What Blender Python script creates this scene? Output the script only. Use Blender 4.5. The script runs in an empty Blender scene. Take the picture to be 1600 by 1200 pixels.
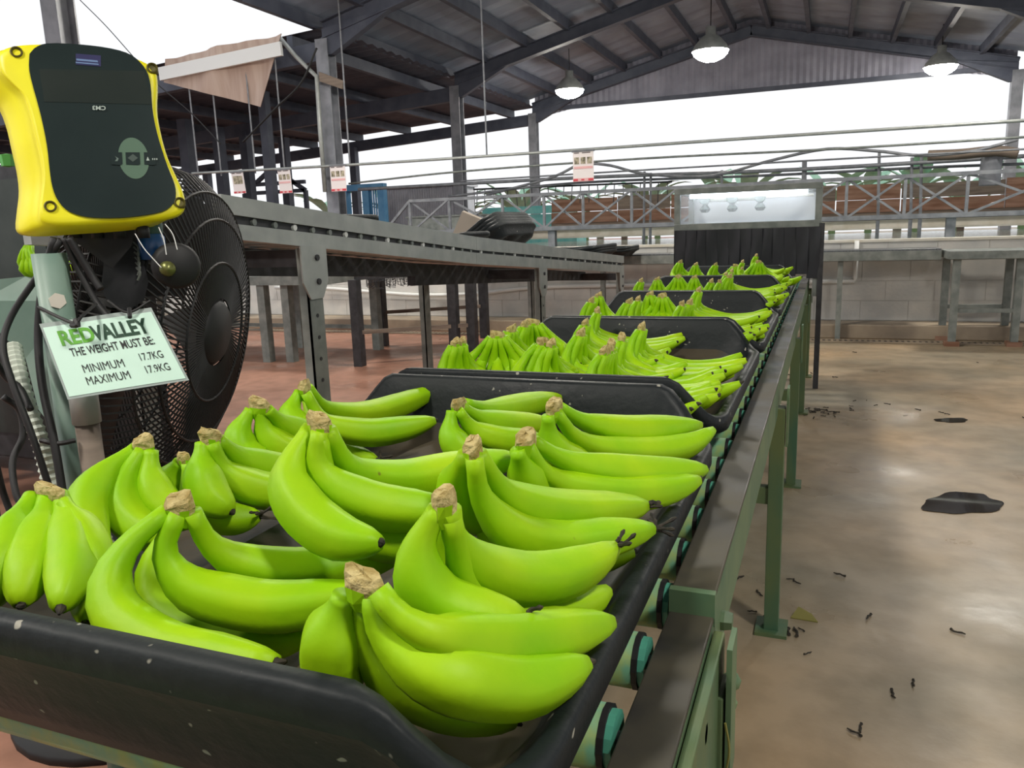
import bpy, math, random
from mathutils import Vector, Matrix
random.seed(7)
scn = bpy.context.scene
COL = scn.collection

# ------------------------------------------------------------------ camera
F, HC = 1230.0, 1.0                      # focal length in pixels (1600x1200), eye height
dY = Vector((492, -260, F)).normalized() # conveyor direction in image axes (x right, y down, z forward)
dZ = dY.cross(Vector((1, -.034, 0))).normalized()
if dZ.y > 0: dZ = -dZ
dX = dY.cross(dZ)
EYE = Vector((0, 0, HC))
def ray(x, y):
    v = Vector((x - 800, y - 600, F)); return Vector((dX.dot(v), dY.dot(v), dZ.dot(v)))
def atZ(x, y, z): r = ray(x, y); return EYE + r * ((z - HC) / r.z)
def atY(x, y, Y): r = ray(x, y); return EYE + r * (Y / r.y)
def atX(x, y, X): r = ray(x, y); return EYE + r * (X / r.x)
def atD(x, y, d): return EYE + ray(x, y) * (d / F)
cd = bpy.data.cameras.new('camera'); cam = bpy.data.objects.new('camera', cd); COL.objects.link(cam)
cd.sensor_width = 36; cd.lens = F / 1600 * 36; cd.clip_start = .02; cd.clip_end = 300
R = Matrix(((dX.x, -dX.y, -dX.z), (dY.x, -dY.y, -dY.z), (dZ.x, -dZ.y, -dZ.z)))
cam.matrix_world = Matrix.Translation(EYE) @ R.to_4x4()
scn.camera = cam

# ------------------------------------------------------------------ light
w = bpy.data.worlds.new('overcast_sky'); scn.world = w; w.use_nodes = True
bg = w.node_tree.nodes['Background']; bg.inputs[0].default_value = (.95, .97, 1, 1); bg.inputs[1].default_value = 1.0
scn.view_settings.view_transform = 'Standard'; scn.view_settings.look = 'None'
scn.view_settings.exposure = .1; scn.view_settings.gamma = 1; scn.view_settings.use_curve_mapping = False
LAMP = 120.0

# ------------------------------------------------------------------ materials
MATS = {}
def mat(name, c1, c2=None, rough=.6, metal=0, scale=8, bump=0, bscale=40, rough2=None, emit=0, detail=4, contrast=(.35, .65), stretch=None, spec=.5):
    if name in MATS: return MATS[name]
    m = bpy.data.materials.new(name); m.use_nodes = True; MATS[name] = m
    nt = m.node_tree; b = nt.nodes['Principled BSDF']
    b.inputs['Base Color'].default_value = (*c1, 1); b.inputs['Roughness'].default_value = rough; b.inputs['Metallic'].default_value = metal
    b.inputs['Specular IOR Level'].default_value = spec
    tc = nt.nodes.new('ShaderNodeTexCoord'); vec = tc.outputs['Object']
    if stretch:
        mp = nt.nodes.new('ShaderNodeMapping'); mp.inputs['Scale'].default_value = stretch; nt.links.new(vec, mp.inputs[0]); vec = mp.outputs[0]
    if c2:
        n = nt.nodes.new('ShaderNodeTexNoise'); n.inputs['Scale'].default_value = scale; n.inputs['Detail'].default_value = detail; nt.links.new(vec, n.inputs['Vector'])
        r = nt.nodes.new('ShaderNodeValToRGB'); r.color_ramp.elements[0].position, r.color_ramp.elements[1].position = contrast
        r.color_ramp.elements[0].color = (*c1, 1); r.color_ramp.elements[1].color = (*c2, 1)
        nt.links.new(n.outputs['Fac'], r.inputs[0]); nt.links.new(r.outputs[0], b.inputs['Base Color'])
        if rough2 is not None:
            mr = nt.nodes.new('ShaderNodeMapRange'); mr.inputs[1].default_value, mr.inputs[2].default_value = contrast
            mr.inputs[3].default_value = rough; mr.inputs[4].default_value = rough2
            nt.links.new(n.outputs['Fac'], mr.inputs[0]); nt.links.new(mr.outputs[0], b.inputs['Roughness'])
    if bump:
        n2 = nt.nodes.new('ShaderNodeTexNoise'); n2.inputs['Scale'].default_value = bscale; n2.inputs['Detail'].default_value = 3; nt.links.new(vec, n2.inputs['Vector'])
        bp = nt.nodes.new('ShaderNodeBump'); bp.inputs['Strength'].default_value = bump; bp.inputs['Distance'].default_value = .01
        nt.links.new(n2.outputs['Fac'], bp.inputs['Height']); nt.links.new(bp.outputs[0], b.inputs['Normal'])
    if emit:
        b.inputs['Emission Color'].default_value = (*c1, 1); b.inputs['Emission Strength'].default_value = emit
    return m
M_skin = mat('banana_skin', (.23, .50, .003), (.38, .60, .006), rough=.48, scale=11, bump=.04, bscale=120, contrast=(.3, .7), spec=.22)
M_stalk = mat('banana_stalk', (.13, .36, .01), (.20, .42, .02), rough=.5, scale=60)
M_cut = mat('crown_cut', (.33, .24, .07), (.55, .45, .20), rough=.8, scale=110, bump=.5, bscale=160)
M_dark = mat('dried_blossom', (.012, .010, .008), (.05, .04, .025), rough=.85, scale=150)
M_crate = mat('black_plastic', (.005, .008, .010), (.014, .018, .019), rough=.45, rough2=.6, scale=6, bump=.15, bscale=60, spec=.3)
def add_specks(m, col=(.30, .29, .24), scale=70, thr=.735):
    nt = m.node_tree; b = nt.nodes['Principled BSDF']; src = b.inputs['Base Color'].links[0].from_socket
    tc = nt.nodes.new('ShaderNodeTexCoord'); n = nt.nodes.new('ShaderNodeTexNoise'); n.inputs['Scale'].default_value = scale; n.inputs['Detail'].default_value = 1; nt.links.new(tc.outputs['Object'], n.inputs['Vector'])
    r = nt.nodes.new('ShaderNodeMapRange'); r.inputs[1].default_value = thr; r.inputs[2].default_value = thr + .03; nt.links.new(n.outputs['Fac'], r.inputs[0])
    x = nt.nodes.new('ShaderNodeMixRGB'); nt.links.new(r.outputs[0], x.inputs[0]); nt.links.new(src, x.inputs[1]); x.inputs[2].default_value = (*col, 1); nt.links.new(x.outputs[0], b.inputs['Base Color'])
add_specks(M_crate); add_specks(M_skin, (.16, .10, .02), 45, .80)
M_dirt = mat('muddy_plastic', (.008, .010, .009), (.06, .046, .026), rough=.5, rough2=.8, scale=9, contrast=(.4, .62), bump=.1)
M_railtop = mat('worn_rail_top', (.035, .034, .034), (.085, .075, .05), rough=.38, rough2=.6, metal=.35, scale=10)
M_railgreen = mat('green_painted_steel', (.06, .13, .07), (.13, .19, .09), rough=.5, scale=14, contrast=(.3, .7))
M_leg = mat('green_leg_paint', (.05, .12, .065), (.13, .15, .045), rough=.5, scale=6, stretch=(1, 1, .4))
M_roller = mat('pale_green_roller', (.17, .40, .25), (.30, .42, .15), rough=.45, scale=40, contrast=(.4, .6))
M_roller_cap = mat('teal_roller_cap', (.08, .34, .24), rough=.4)
M_rubber = mat('black_rubber', (.008, .008, .009), rough=.6)
M_galv = mat('galvanised_steel', (.30, .32, .31), (.42, .44, .42), rough=.45, metal=.25, scale=12, contrast=(.3, .7))
M_galvdark = mat('dull_galvanised', (.16, .18, .17), (.26, .28, .26), rough=.5, metal=.2, scale=14)
M_blacksteel = mat('black_steel', (.018, .019, .022), (.04, .04, .045), rough=.55, scale=20)
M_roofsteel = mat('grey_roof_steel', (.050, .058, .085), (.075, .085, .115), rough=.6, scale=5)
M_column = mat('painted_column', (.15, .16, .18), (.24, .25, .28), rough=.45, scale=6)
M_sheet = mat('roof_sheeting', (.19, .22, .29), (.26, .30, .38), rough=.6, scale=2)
M_clad = mat('gable_cladding', (.22, .22, .27), (.30, .30, .36), rough=.6, scale=3)
M_yellow = mat('yellow_housing', (.80, .72, .003), (.88, .82, .01), rough=.42, scale=9)
M_face = mat('dark_display', (.012, .022, .022), (.018, .03, .03), rough=.25, scale=5)
M_paper = mat('pale_green_paper', (.62, .86, .74), rough=.6)
M_white = mat('white_plastic', (.75, .76, .74), rough=.5)
M_cream = mat('cream_steel', (.62, .57, .47), (.74, .70, .62), rough=.5, scale=6)
M_block = mat('grey_block', (.54, .54, .52), (.66, .64, .60), rough=.75, scale=5, bump=.2)
M_mortar = mat('mortar', (.54, .52, .49), rough=.9)
M_curb = mat('concrete_curb', (.20, .16, .12), (.40, .32, .23), rough=.5, scale=3)
M_rust = mat('rusty_board', (.20, .095, .055), (.34, .20, .14), rough=.8, scale=4, stretch=(.6, 1, 4))
M_wood = mat('old_timber', (.13, .10, .08), (.24, .19, .15), rough=.8, scale=6, stretch=(.5, 1, 5))
M_truss = mat('truss_steel', (.15, .16, .18), (.24, .25, .27), rough=.5, scale=12)
M_colgreen = mat('grey_green_paint', (.13, .22, .18), (.20, .29, .24), rough=.45, scale=9)
M_conduit = mat('ribbed_conduit', (.55, .60, .52), rough=.5)
M_leaf = mat('hazy_leaf_green', (.24, .46, .32), (.38, .58, .44), rough=.6, scale=3)  # leaf colours lightened to stand in for outdoor haze
M_tarp = mat('brown_tarpaulin', (.42, .30, .24), (.52, .40, .33), rough=.7, scale=2, stretch=(6, 1, .6))
M_blue = mat('blue_paint', (.06, .22, .42), (.10, .28, .48), rough=.5)
M_greymetal = mat('corrugated_grey', (.38, .39, .44), (.46, .47, .52), rough=.5)

def floor_material():
    # concrete worn beige in the aisle, painted red-brown under the packing tables
    m = bpy.data.materials.new('wet_concrete'); m.use_nodes = True; nt = m.node_tree; b = nt.nodes['Principled BSDF']; L = nt.links; b.inputs['Specular IOR Level'].default_value = .38
    tc = nt.nodes.new('ShaderNodeTexCoord')
    def noise(s, d=5, off=0):
        mp = nt.nodes.new('ShaderNodeMapping'); mp.inputs['Location'].default_value = (off, off, 0); L.new(tc.outputs['Object'], mp.inputs[0])
        n = nt.nodes.new('ShaderNodeTexNoise'); n.inputs['Scale'].default_value = s; n.inputs['Detail'].default_value = d; L.new(mp.outputs[0], n.inputs['Vector']); return n.outputs['Fac']
    def ramp(f, stops):
        r = nt.nodes.new('ShaderNodeValToRGB'); e = r.color_ramp.elements
        e[0].position, e[0].color = stops[0][0], (*stops[0][1], 1); e[1].position, e[1].color = stops[-1][0], (*stops[-1][1], 1)
        for p, c in stops[1:-1]: x = e.new(p); x.color = (*c, 1)
        L.new(f, r.inputs[0]); return r.outputs[0]
    def mix(f, a, c, t='MIX'):
        x = nt.nodes.new('ShaderNodeMixRGB'); x.blend_type = t
        if isinstance(f, float): x.inputs[0].default_value = f
        else: L.new(f, x.inputs[0])
        L.new(a, x.inputs[1]); L.new(c, x.inputs[2]); return x.outputs[0]
    beige = ramp(noise(1.1), [(.3, (.25, .225, .17)), (.5, (.37, .285, .19)), (.7, (.48, .335, .20))])
    red = ramp(noise(.9, 5, 3), [(.3, (.30, .145, .10)), (.7, (.46, .235, .16))])
    sx = nt.nodes.new('ShaderNodeSeparateXYZ'); L.new(tc.outputs['Object'], sx.inputs[0])
    mr = nt.nodes.new('ShaderNodeMapRange'); mr.inputs[1].default_value = 7.55; mr.inputs[2].default_value = 6.7; L.new(sx.outputs[0], mr.inputs[0])
    base = mix(mr.outputs[0], beige, red)
    fine = ramp(noise(9, 8, 7), [(.35, (.72, .72, .70)), (.6, (1, 1, 1))])
    L.new(mix(.8, base, fine, 'MULTIPLY'), b.inputs['Base Color'])
    r2 = nt.nodes.new('ShaderNodeMapRange'); r2.inputs[1].default_value = .35; r2.inputs[2].default_value = .68; r2.inputs[3].default_value = .26; r2.inputs[4].default_value = .62
    L.new(noise(1.7, 6, 11), r2.inputs[0]); L.new(r2.outputs[0], b.inputs['Roughness'])
    bp = nt.nodes.new('ShaderNodeBump'); bp.inputs['Strength'].default_value = .14; bp.inputs['Distance'].default_value = .012
    L.new(noise(14, 4, 5), bp.inputs['Height']); L.new(bp.outputs[0], b.inputs['Normal'])
    return m
M_floor = floor_material()

# ------------------------------------------------------------------ mesh helpers
ORG = {}
def V(*a): return Vector(a[0]) if len(a) == 1 else Vector(a)
class MB:
    def __init__(s): s.v = []; s.f = []; s.mi = []
    def add(s, vs, fs, mi=0):
        o = len(s.v); s.v += [V(p) for p in vs]; s.f += [tuple(i + o for i in f) for f in fs]; s.mi += [mi] * len(fs); return s
    def box(s, a, b, mi=0):
        x0, y0, z0 = (min(a[i], b[i]) for i in range(3)); x1, y1, z1 = (max(a[i], b[i]) for i in range(3))
        return s.add([(x0,y0,z0),(x1,y0,z0),(x1,y1,z0),(x0,y1,z0),(x0,y0,z1),(x1,y0,z1),(x1,y1,z1),(x0,y1,z1)],
                     [(0,3,2,1),(4,5,6,7),(0,1,5,4),(1,2,6,5),(2,3,7,6),(3,0,4,7)], mi)
    def bar(s, p, q, wd, ht, up=(0,0,1), mi=0):
        p, q = V(p), V(q); d = (q - p).normalized(); u = V(up)
        if abs(d.dot(u)) > .98: u = V(0, 1, 0)
        sd = d.cross(u).normalized(); u = sd.cross(d)
        vs = [e + sd * (a * wd / 2) + u * (c * ht / 2) for e in (p, q) for a, c in ((-1,-1),(1,-1),(1,1),(-1,1))]
        return s.add(vs, [(0,1,2,3),(7,6,5,4),(0,4,5,1),(1,5,6,2),(2,6,7,3),(3,7,4,0)], mi)
    def tube(s, pts, r, n=8, cap=True, mi=0):
        pts = [V(p) for p in pts]; rs = r if isinstance(r, (list, tuple)) else [r] * len(pts)
        o = len(s.v); u = None; vs = []; fs = []
        for i, p in enumerate(pts):
            d = (pts[min(i + 1, len(pts) - 1)] - pts[max(i - 1, 0)]).normalized()
            if u is None: u = d.orthogonal().normalized()
            u = (u - d * u.dot(d)); u = u.normalized() if u.length > 1e-6 else d.orthogonal().normalized()
            k = d.cross(u)
            vs += [p + (u * math.cos(2*math.pi*j/n) + k * math.sin(2*math.pi*j/n)) * rs[i] for j in range(n)]
        for i in range(len(pts) - 1):
            for j in range(n):
                a, b = i*n + j, i*n + (j+1) % n; fs.append((a, b, b + n, a + n))
        if cap: fs.append(tuple(range(n))[::-1]); fs.append(tuple(range((len(pts)-1)*n, len(pts)*n)))
        return s.add(vs, fs, mi)
    def prism(s, poly, off, mi=0):
        n = len(poly); poly = [V(p) for p in poly]; off = V(off)
        return s.add(poly + [p + off for p in poly], [tuple(range(n)), tuple(range(2*n-1, n-1, -1))] + [(i, i + n, (i+1) % n + n, (i+1) % n) for i in range(n)], mi)
    def lathe(s, c, axis, prof, n=24, mi=0):
        c = V(c); ax = V(axis).normalized(); u = ax.orthogonal().normalized(); k = ax.cross(u); vs = []; fs = []
        for r, h in prof: vs += [c + ax*h + (u*math.cos(2*math.pi*j/n) + k*math.sin(2*math.pi*j/n))*max(r, 1e-4) for j in range(n)]
        for i in range(len(prof)-1):
            for j in range(n): a, b = i*n+j, i*n+(j+1) % n; fs.append((a, b, b+n, a+n))
        return s.add(vs, fs, mi)
    def build(s, name, m, parent=None, smooth=False, kind=None, bevel=0):
        ms = m if isinstance(m, (list, tuple)) else [m]
        if parent is None:
            xs = [p.x for p in s.v]; ys = [p.y for p in s.v]; zs = [p.z for p in s.v]
            org = V((min(xs)+max(xs))/2, (min(ys)+max(ys))/2, min(zs))
        else: org = ORG[parent.name]
        me = bpy.data.meshes.new(name); me.from_pydata([tuple(p - org) for p in s.v], [], s.f)
        for x in ms: me.materials.append(x)
        for p, i in zip(me.polygons, s.mi): p.material_index = i; p.use_smooth = smooth
        me.update()
        o = bpy.data.objects.new(name, me); COL.objects.link(o); ORG[o.name] = org
        if parent is None: o.location = org
        else: o.parent = parent
        if kind: o['kind'] = kind
        if bevel:
            b = o.modifiers.new('bevel', 'BEVEL'); b.width = bevel; b.segments = 2; b.limit_method = 'ANGLE'
        return o
def tag(o, label, cat, group=None):
    o['label'] = label; o['category'] = cat
    if group: o['group'] = group
    return o
def thing(name, label, cat, loc, group=None, kind=None):
    o = bpy.data.objects.new(name, None); COL.objects.link(o); o.location = loc; o.empty_display_size = .1; ORG[o.name] = V(loc)
    if kind: o['kind'] = kind
    else: tag(o, label, cat, group)
    return o
def struct(name, loc=(0,0,0)): return thing(name, None, None, loc, kind='structure')
def copy_tree(o, loc, rz=0, scale=1, label=None, group=None, rot=None):
    c = o.copy(); COL.objects.link(c); c.location = loc; c.rotation_euler = rot or (0, 0, rz); c.scale = (scale,)*3 if not isinstance(scale, tuple) else scale
    if label: c['label'] = label
    if group: c['group'] = group
    for ch in list(o.children):
        k = ch.copy(); COL.objects.link(k); k.parent = c
        for g in list(ch.children): z = g.copy(); COL.objects.link(z); z.parent = k
    return c
def smooth_path(pts, n):
    pts = [V(p) for p in pts]; out = []
    P = [pts[0]*2 - pts[1]] + pts + [pts[-1]*2 - pts[-2]]
    segs = len(pts) - 1
    for i in range(n + 1):
        t = i / n * segs; k = min(int(t), segs - 1); u = t - k; a, b, c, d = P[k:k+4]
        out.append(.5*((2*b) + (c-a)*u + (2*a-5*b+4*c-d)*u*u + (3*b-a-3*c+d)*u**3))
    return out
def text_mesh(txt, size, place, name, m, parent, rot=0, bold=0, xs=1):
    """flat lettering; place(u, v) maps text plane metres to a world point"""
    cu = bpy.data.curves.new('lettering', 'FONT'); cu.body = txt; cu.size = size; cu.resolution_u = 3; cu.offset = bold
    ob = bpy.data.objects.new('lettering_source', cu); COL.objects.link(ob)
    me = bpy.data.meshes.new_from_object(ob.evaluated_get(bpy.context.evaluated_depsgraph_get()))
    bpy.data.objects.remove(ob); bpy.data.curves.remove(cu)
    mb = MB(); mb.add([place(v.co.x*xs, v.co.y) for v in me.vertices], [tuple(p.vertices) for p in me.polygons])
    bpy.data.meshes.remove(me)
    return mb.build(name, m, parent)

# ================================================================== STRUCTURE
fl = MB(); fl.box((-30, -6, -.1), (14, 60, 0)); o = fl.build('floor', M_floor, kind='structure')

XL, XR, XC = -5.82, 2.91, -1.455          # column lines and ridge
FR = [1.27, 5.02, 8.77, 12.52, 16.29]
EAVE, SL = 3.34, .235
def roofz(x): return EAVE + SL * (abs(XL - XC) - abs(x - XC))
# roof
rf = struct('ceiling', (XC, 6, EAVE))
for sgn in (-1, 1):
    xe = XL - .25 if sgn < 0 else XR + .25
    m = MB(); z0 = roofz(xe) + .34; z1 = roofz(XC) + .34
    n = 90; vs = []; Y0, Y1 = -5, 16.45
    for i in range(n + 1):
        y = Y0 + (Y1 - Y0) * i / n; dz = .02 if i % 2 else 0
        vs += [(xe, y, z0 + dz), (XC, y, z1 + dz)]
    m.add(vs, [(2*i, 2*i+2, 2*i+3, 2*i+1) for i in range(n)]); m.build('roof_sheet', M_sheet, rf)
    for k in range(7):
        x = xe + (XC - xe) * (k + .15) / 6.6
        m = MB(); zc = roofz(x) + .255; m.box((x - .035, -5, zc - .075), (x + .035, 16.4, zc + .075)); m.build('purlin', M_roofsteel, rf)
m = MB(); m.box((XC - .3, -5, roofz(XC) + .33), (XC + .3, 16.45, roofz(XC) + .37)); m.build('ridge_cap', M_sheet, rf)
# lean-to roof on the far left
lt = struct('ceiling', (-10, 12, 3))
lz = lambda x: 3.30 + (x - XL) * .058
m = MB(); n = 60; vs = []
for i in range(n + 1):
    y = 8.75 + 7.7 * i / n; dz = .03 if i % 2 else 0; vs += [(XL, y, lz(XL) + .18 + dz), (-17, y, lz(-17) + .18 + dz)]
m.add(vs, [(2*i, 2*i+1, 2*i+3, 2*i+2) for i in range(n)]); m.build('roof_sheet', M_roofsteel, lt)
for k in range(9):
    x = XL - .5 - k * 1.25; m = MB(); m.box((x - .04, 8.75, lz(x) + .02), (x + .04, 16.4, lz(x) + .17)); m.build('purlin', M_roofsteel, lt)
for y in (8.8, 12.52, 16.3):
    m = MB(); m.bar((XL, y, lz(XL) - .08), (-17, y, lz(-17) - .08), .12, .22); m.build('lean_to_beam', M_roofsteel, lt)
for x, y in ((-10.2, 16.2), (-14.5, 16.2), (-10.2, 12.5), (-14.5, 12.5)):
    m = MB(); m.box((x-.08, y-.08, 0), (x+.08, y+.08, lz(x) - .1)); m.build('lean_to_post', M_roofsteel, lt)
# lean-to roof beyond the right column line, added to cut the sky light
lr = struct('ceiling', (6, 6, 3))
m = MB(); n = 80; vs = []
for i in range(n + 1):
    y = -5 + 21.4 * i / n; dz = .03 if i % 2 else 0; vs += [(XR + .2, y, 3.42 + dz), (9.5, y, 3.0 + dz)]
m.add(vs, [(2*i, 2*i+2, 2*i+3, 2*i+1) for i in range(n)]); m.build('roof_sheet', M_sheet, lr)
for k in range(5):
    x = XR + .6 + k*1.35; m = MB(); zz = 3.42 - (x - XR - .2)*.0668; m.box((x - .04, -5, zz - .16), (x + .04, 16.4, zz - .01)); m.build('purlin', M_roofsteel, lr)
# portal frames
for i, y in enumerate(FR):
    lab = ['steel portal frame nearest the weighing scale, second pair of columns back', 'steel portal frame with columns left of the yellow scale, out over the crates',
           'steel portal frame whose left column carries a cable pipe and junction plate', 'middle steel portal frame with round pale column beside the corrugated shed',
           'end steel portal frame carrying the corrugated gable cladding'][i]
    t = thing('portal_frame', lab, 'steel frame', (XC, y, 0))
    for x in (XL, XR):
        m = MB(); hw = .085
        m.box((x-hw, y-.09, 0), (x+hw, y-.075, EAVE)); m.box((x-hw, y+.075, 0), (x+hw, y+.09, EAVE)); m.box((x-.012, y-.075, 0), (x+.012, y+.075, EAVE))
        m.box((x-hw, y-.08, 0), (x-hw+.012, y+.08, EAVE)); m.build('column', M_column, t)
        m = MB(); m.box((x-.15, y-.15, 0), (x+.15, y+.15, .02)); m.build('base_plate', M_column, t)
        sg = 1 if x < XC else -1
        m = MB(); a, b = V(x, y, EAVE + .02), V(XC, y, roofz(XC) + .02)
        for dz, h, wd in ((-.01, .012, .15), (.09, .2, .014), (.18, .012, .15)): m.bar(a + V(0,0,dz), b + V(0,0,dz), wd, h)
        m.build('rafter', M_roofsteel, t)
        m = MB(); z = EAVE + .02; m.prism([(x, y-.05, z - .2), (x + sg*.12, y-.05, z - .2), (x + sg*1.0, y-.05, z + SL*1.0), (x, y-.05, z + .1)], (0, .1, 0)); m.build('haunch', M_roofsteel, t)
# gable cladding (corrugated)
m = MB(); n = 150; zb = 3.43; vs = []
for i in range(n + 1):
    x = XL + (XR - XL) * i / n; dy = .03 if i % 2 else 0
    d = min(x - XL, XR - x); b = 3.26 + min(1, d / 1.05) * (zb - 3.26)
    vs += [(x, 16.42 + dy, b), (x, 16.42 + dy, roofz(x) + .34)]
m.add(vs, [(2*i, 2*i+2, 2*i+3, 2*i+1) for i in range(n)]); m.build('wall_gable', M_clad, kind='structure')
m = MB(); m.box((XL, 16.36, zb - .05), (XR, 16.41, zb + .03)); m.build('trim_1', M_roofsteel, kind='structure')

# ------------------------------------------------------------------ back wall of concrete blocks (front of the wash tank)
YW = 7.4
wb = struct('wall_back', (-2, YW, 0))
m = MB(); m.box((-9, YW + .006, 0), (5, YW + .15, .785)); m.build('mortar_core', M_mortar, wb)
for c in range(4):
    z0 = .125 + c * .168
    k = 0; x = -8.95 - (.18 if c % 2 else 0)
    while x < 4.9:
        m = MB(); dy = random.uniform(-.003, .003)
        m.box((max(x, -9), YW + dy, z0), (min(x + .366, 4.98), YW + .10, z0 + .164)); m.build('concrete_block', M_block, wb); x += .37; k += 1
m = MB(); m.box((-9, YW - .02, .785), (5, YW + .16, .805)); m.build('coping', M_cream, wb)
m = MB(); m.box((-9, 7.10, 0), (5, YW, .12)); m.build('baseboard_back', M_curb, kind='structure', bevel=.01)
m = MB(); m.box((XL - .1, -5.15, 0), (XR + .1, -5, 3.4)); m.build('added_wall_front', M_greymetal, kind='structure')  # unseen wall behind the camera, added to hold back sky light
# drain with grating
t = thing('drain_grating', 'long slotted floor drain running along the foot of the grey block wall', 'drain', (-.5, 6.93, 0))
m = MB(); m.box((-6, 6.88, .001), (4, 6.99, .004)); m.build('channel', M_blacksteel, t)
m = MB()
for i in range(220): x = -5.6 + i * .042; m.box((x, 6.885, .004), (x + .02, 6.985, .010))
m.build('grate_bars', M_curb, t, kind='stuff')
m = MB(); m.box((-6, 6.87, .002), (4, 6.885, .012)); m.box((-6, 6.985, .002), (4, 7.0, .012)); m.build('edge_angle', M_curb, t)

# water tank behind wall
mw = mat('rippled_water', (.16, .24, .22), rough=.06, bump=1.0, bscale=14, spec=.8)
m = MB(); m.box((-3.9, 7.57, 0), (5, 11.4, .785)); tag(m.build('tank_water', mw), 'rippled bright water in the wash tank behind block wall', 'water')['kind'] = 'stuff'
YE = 11.45; ze0, ze1 = atY(1300, 359, YE).z, atY(1300, 346, YE).z
t = thing('tank_beam', 'long cream steel channel along the far edge of the wash tank', 'beam', (-2, YE, 0))
m = MB(); m.box((-5.2, YE, ze0), (5, YE + .06, ze1)); m.build('web', M_cream, t)
for z in (ze0, ze1):
    m = MB(); m.box((-5.2, YE - .06, z - .012), (5, YE + .06, z + .012)); m.build('flange', M_cream, t)
for x in (-5.1, -3.1, .85, 3.6):
    m = MB(); m.box((x - .05, YE + .01, 0), (x + .05, YE + .05, ze0)); m.build('support', M_cream, t)

# ================================================================== MAIN ROLLER CONVEYOR
RZ, RXO, RXI = .637, -.088, -.132         # rail top, outer and inner edge
LXO, LXI = -.855, -.815
cv = thing('roller_conveyor', 'long green roller conveyor carrying the crates of bananas to the curtain booth', 'conveyor', (-.5, 2.7, 0))
def rail(y0, y1, zt, xo, xi, s, name='side_rail'):
    m = MB(); m.box((xi, y0, zt - .006), (xo, y1, zt)); o = m.build(name, M_railtop, cv, bevel=.0015)
    m = MB(); m.box((xo - s*.006, y0, zt - .085), (xo, y1, zt - .0062)); m.box((xi, y0, zt - .085), (xo - s*.006, y1, zt - .079))
    k = m.build('web', M_railgreen, o); ORG[k.name] = ORG[o.name]; return o
rail(.74, 5.4, RZ, RXO, RXI, 1); rail(.02, .745, RZ - .020, RXO, RXI, 1)
rail(.02, 5.4, RZ, LXO, LXI, -1)
m = MB(); m.box((RXI, .735, RZ - .03), (RXO + .001, .745, RZ + .004)); m.build('rail_end_plate', M_railgreen, cv)
# splice cover at the step
for yb in (.52, .60, .80): 
    m = MB(); m.lathe((RXO, yb, RZ - .055), (1, 0, 0), [(.0, .012), (.009, .012), (.011, .004), (.011, 0)], 6); m.build('bolt', M_railgreen, cv)
m = MB(); m.box((RXO + .001, .40, RZ - .16), (RXO + .012, .73, RZ - .03)); m.build('splice_plate', M_leg, cv, bevel=.002)
for i, y in enumerate((.70, 1.905, 3.07, 4.29, 5.32)):
    for s in (0, 1):
        x0 = -.105 if s == 0 else -.85
        m = MB(); m.box((x0, y - .022, 0), (x0 + .034, y + .022, RZ - .07)); o = m.build('leg', M_leg, cv, bevel=.002)
        m = MB(); m.box((x0 - .02, y - .045, 0), (x0 + .055, y + .045, .008)); k = m.build('foot_plate', M_leg, o)
        m = MB(); m.box((x0 + .036, y - .022, RZ - .16), (x0 + .041, y + .022, RZ - .02)) if s == 0 else m.box((x0 - .007, y - .022, RZ - .16), (x0 - .002, y + .022, RZ - .02)); m.build('gusset', M_railgreen, o)
    m = MB(); m.box((-.85, y - .015, .33), (-.09, y + .015, .37)); m.build('cross_brace', M_leg, cv)
for px_, py_, r_ in ((1143, 1064, .011), (1140, 1098, .009)):
    p = atX(px_, py_, RXO + .016); m = MB(); m.lathe(p, (1, .2, .1), [(0, r_*.9), (r_*.7, r_*.6), (r_, 0), (r_*.7, -r_*.6), (.003, -r_*1.6)], 12); m.build('plastic_cap', M_railgreen, cv, smooth=True)
y = .07; first = None; k = 0
while y < 5.35:
    if first is None:
        m = MB(); m.tube([(-.812, y, .602), (-.148, y, .602)], .026, 14); first = m.build('roller', M_roller, cv, smooth=False)
        for p in first.data.polygons: p.use_smooth = len(p.vertices) == 4
        parts = []
        for nm, xa, xb, r, mt in (('collar', -.148, -.143, .0265, M_rubber), ('end_cap', -.143, -.137, .023, M_roller_cap), ('axle', -.137, RXI + .002, .007, M_blacksteel)):
            m = MB(); m.tube([(xa, y, .602), (xb, y, .602)], r, 14); parts.append(m.build(nm, mt, first))
        fy = y
    else:
        c = first.copy(); COL.objects.link(c); c.parent = cv; c.location = first.location + V(0, y - fy, 0)
        for q in parts: z = q.copy(); COL.objects.link(z); z.parent = c
    y += .118; k += 1

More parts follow.
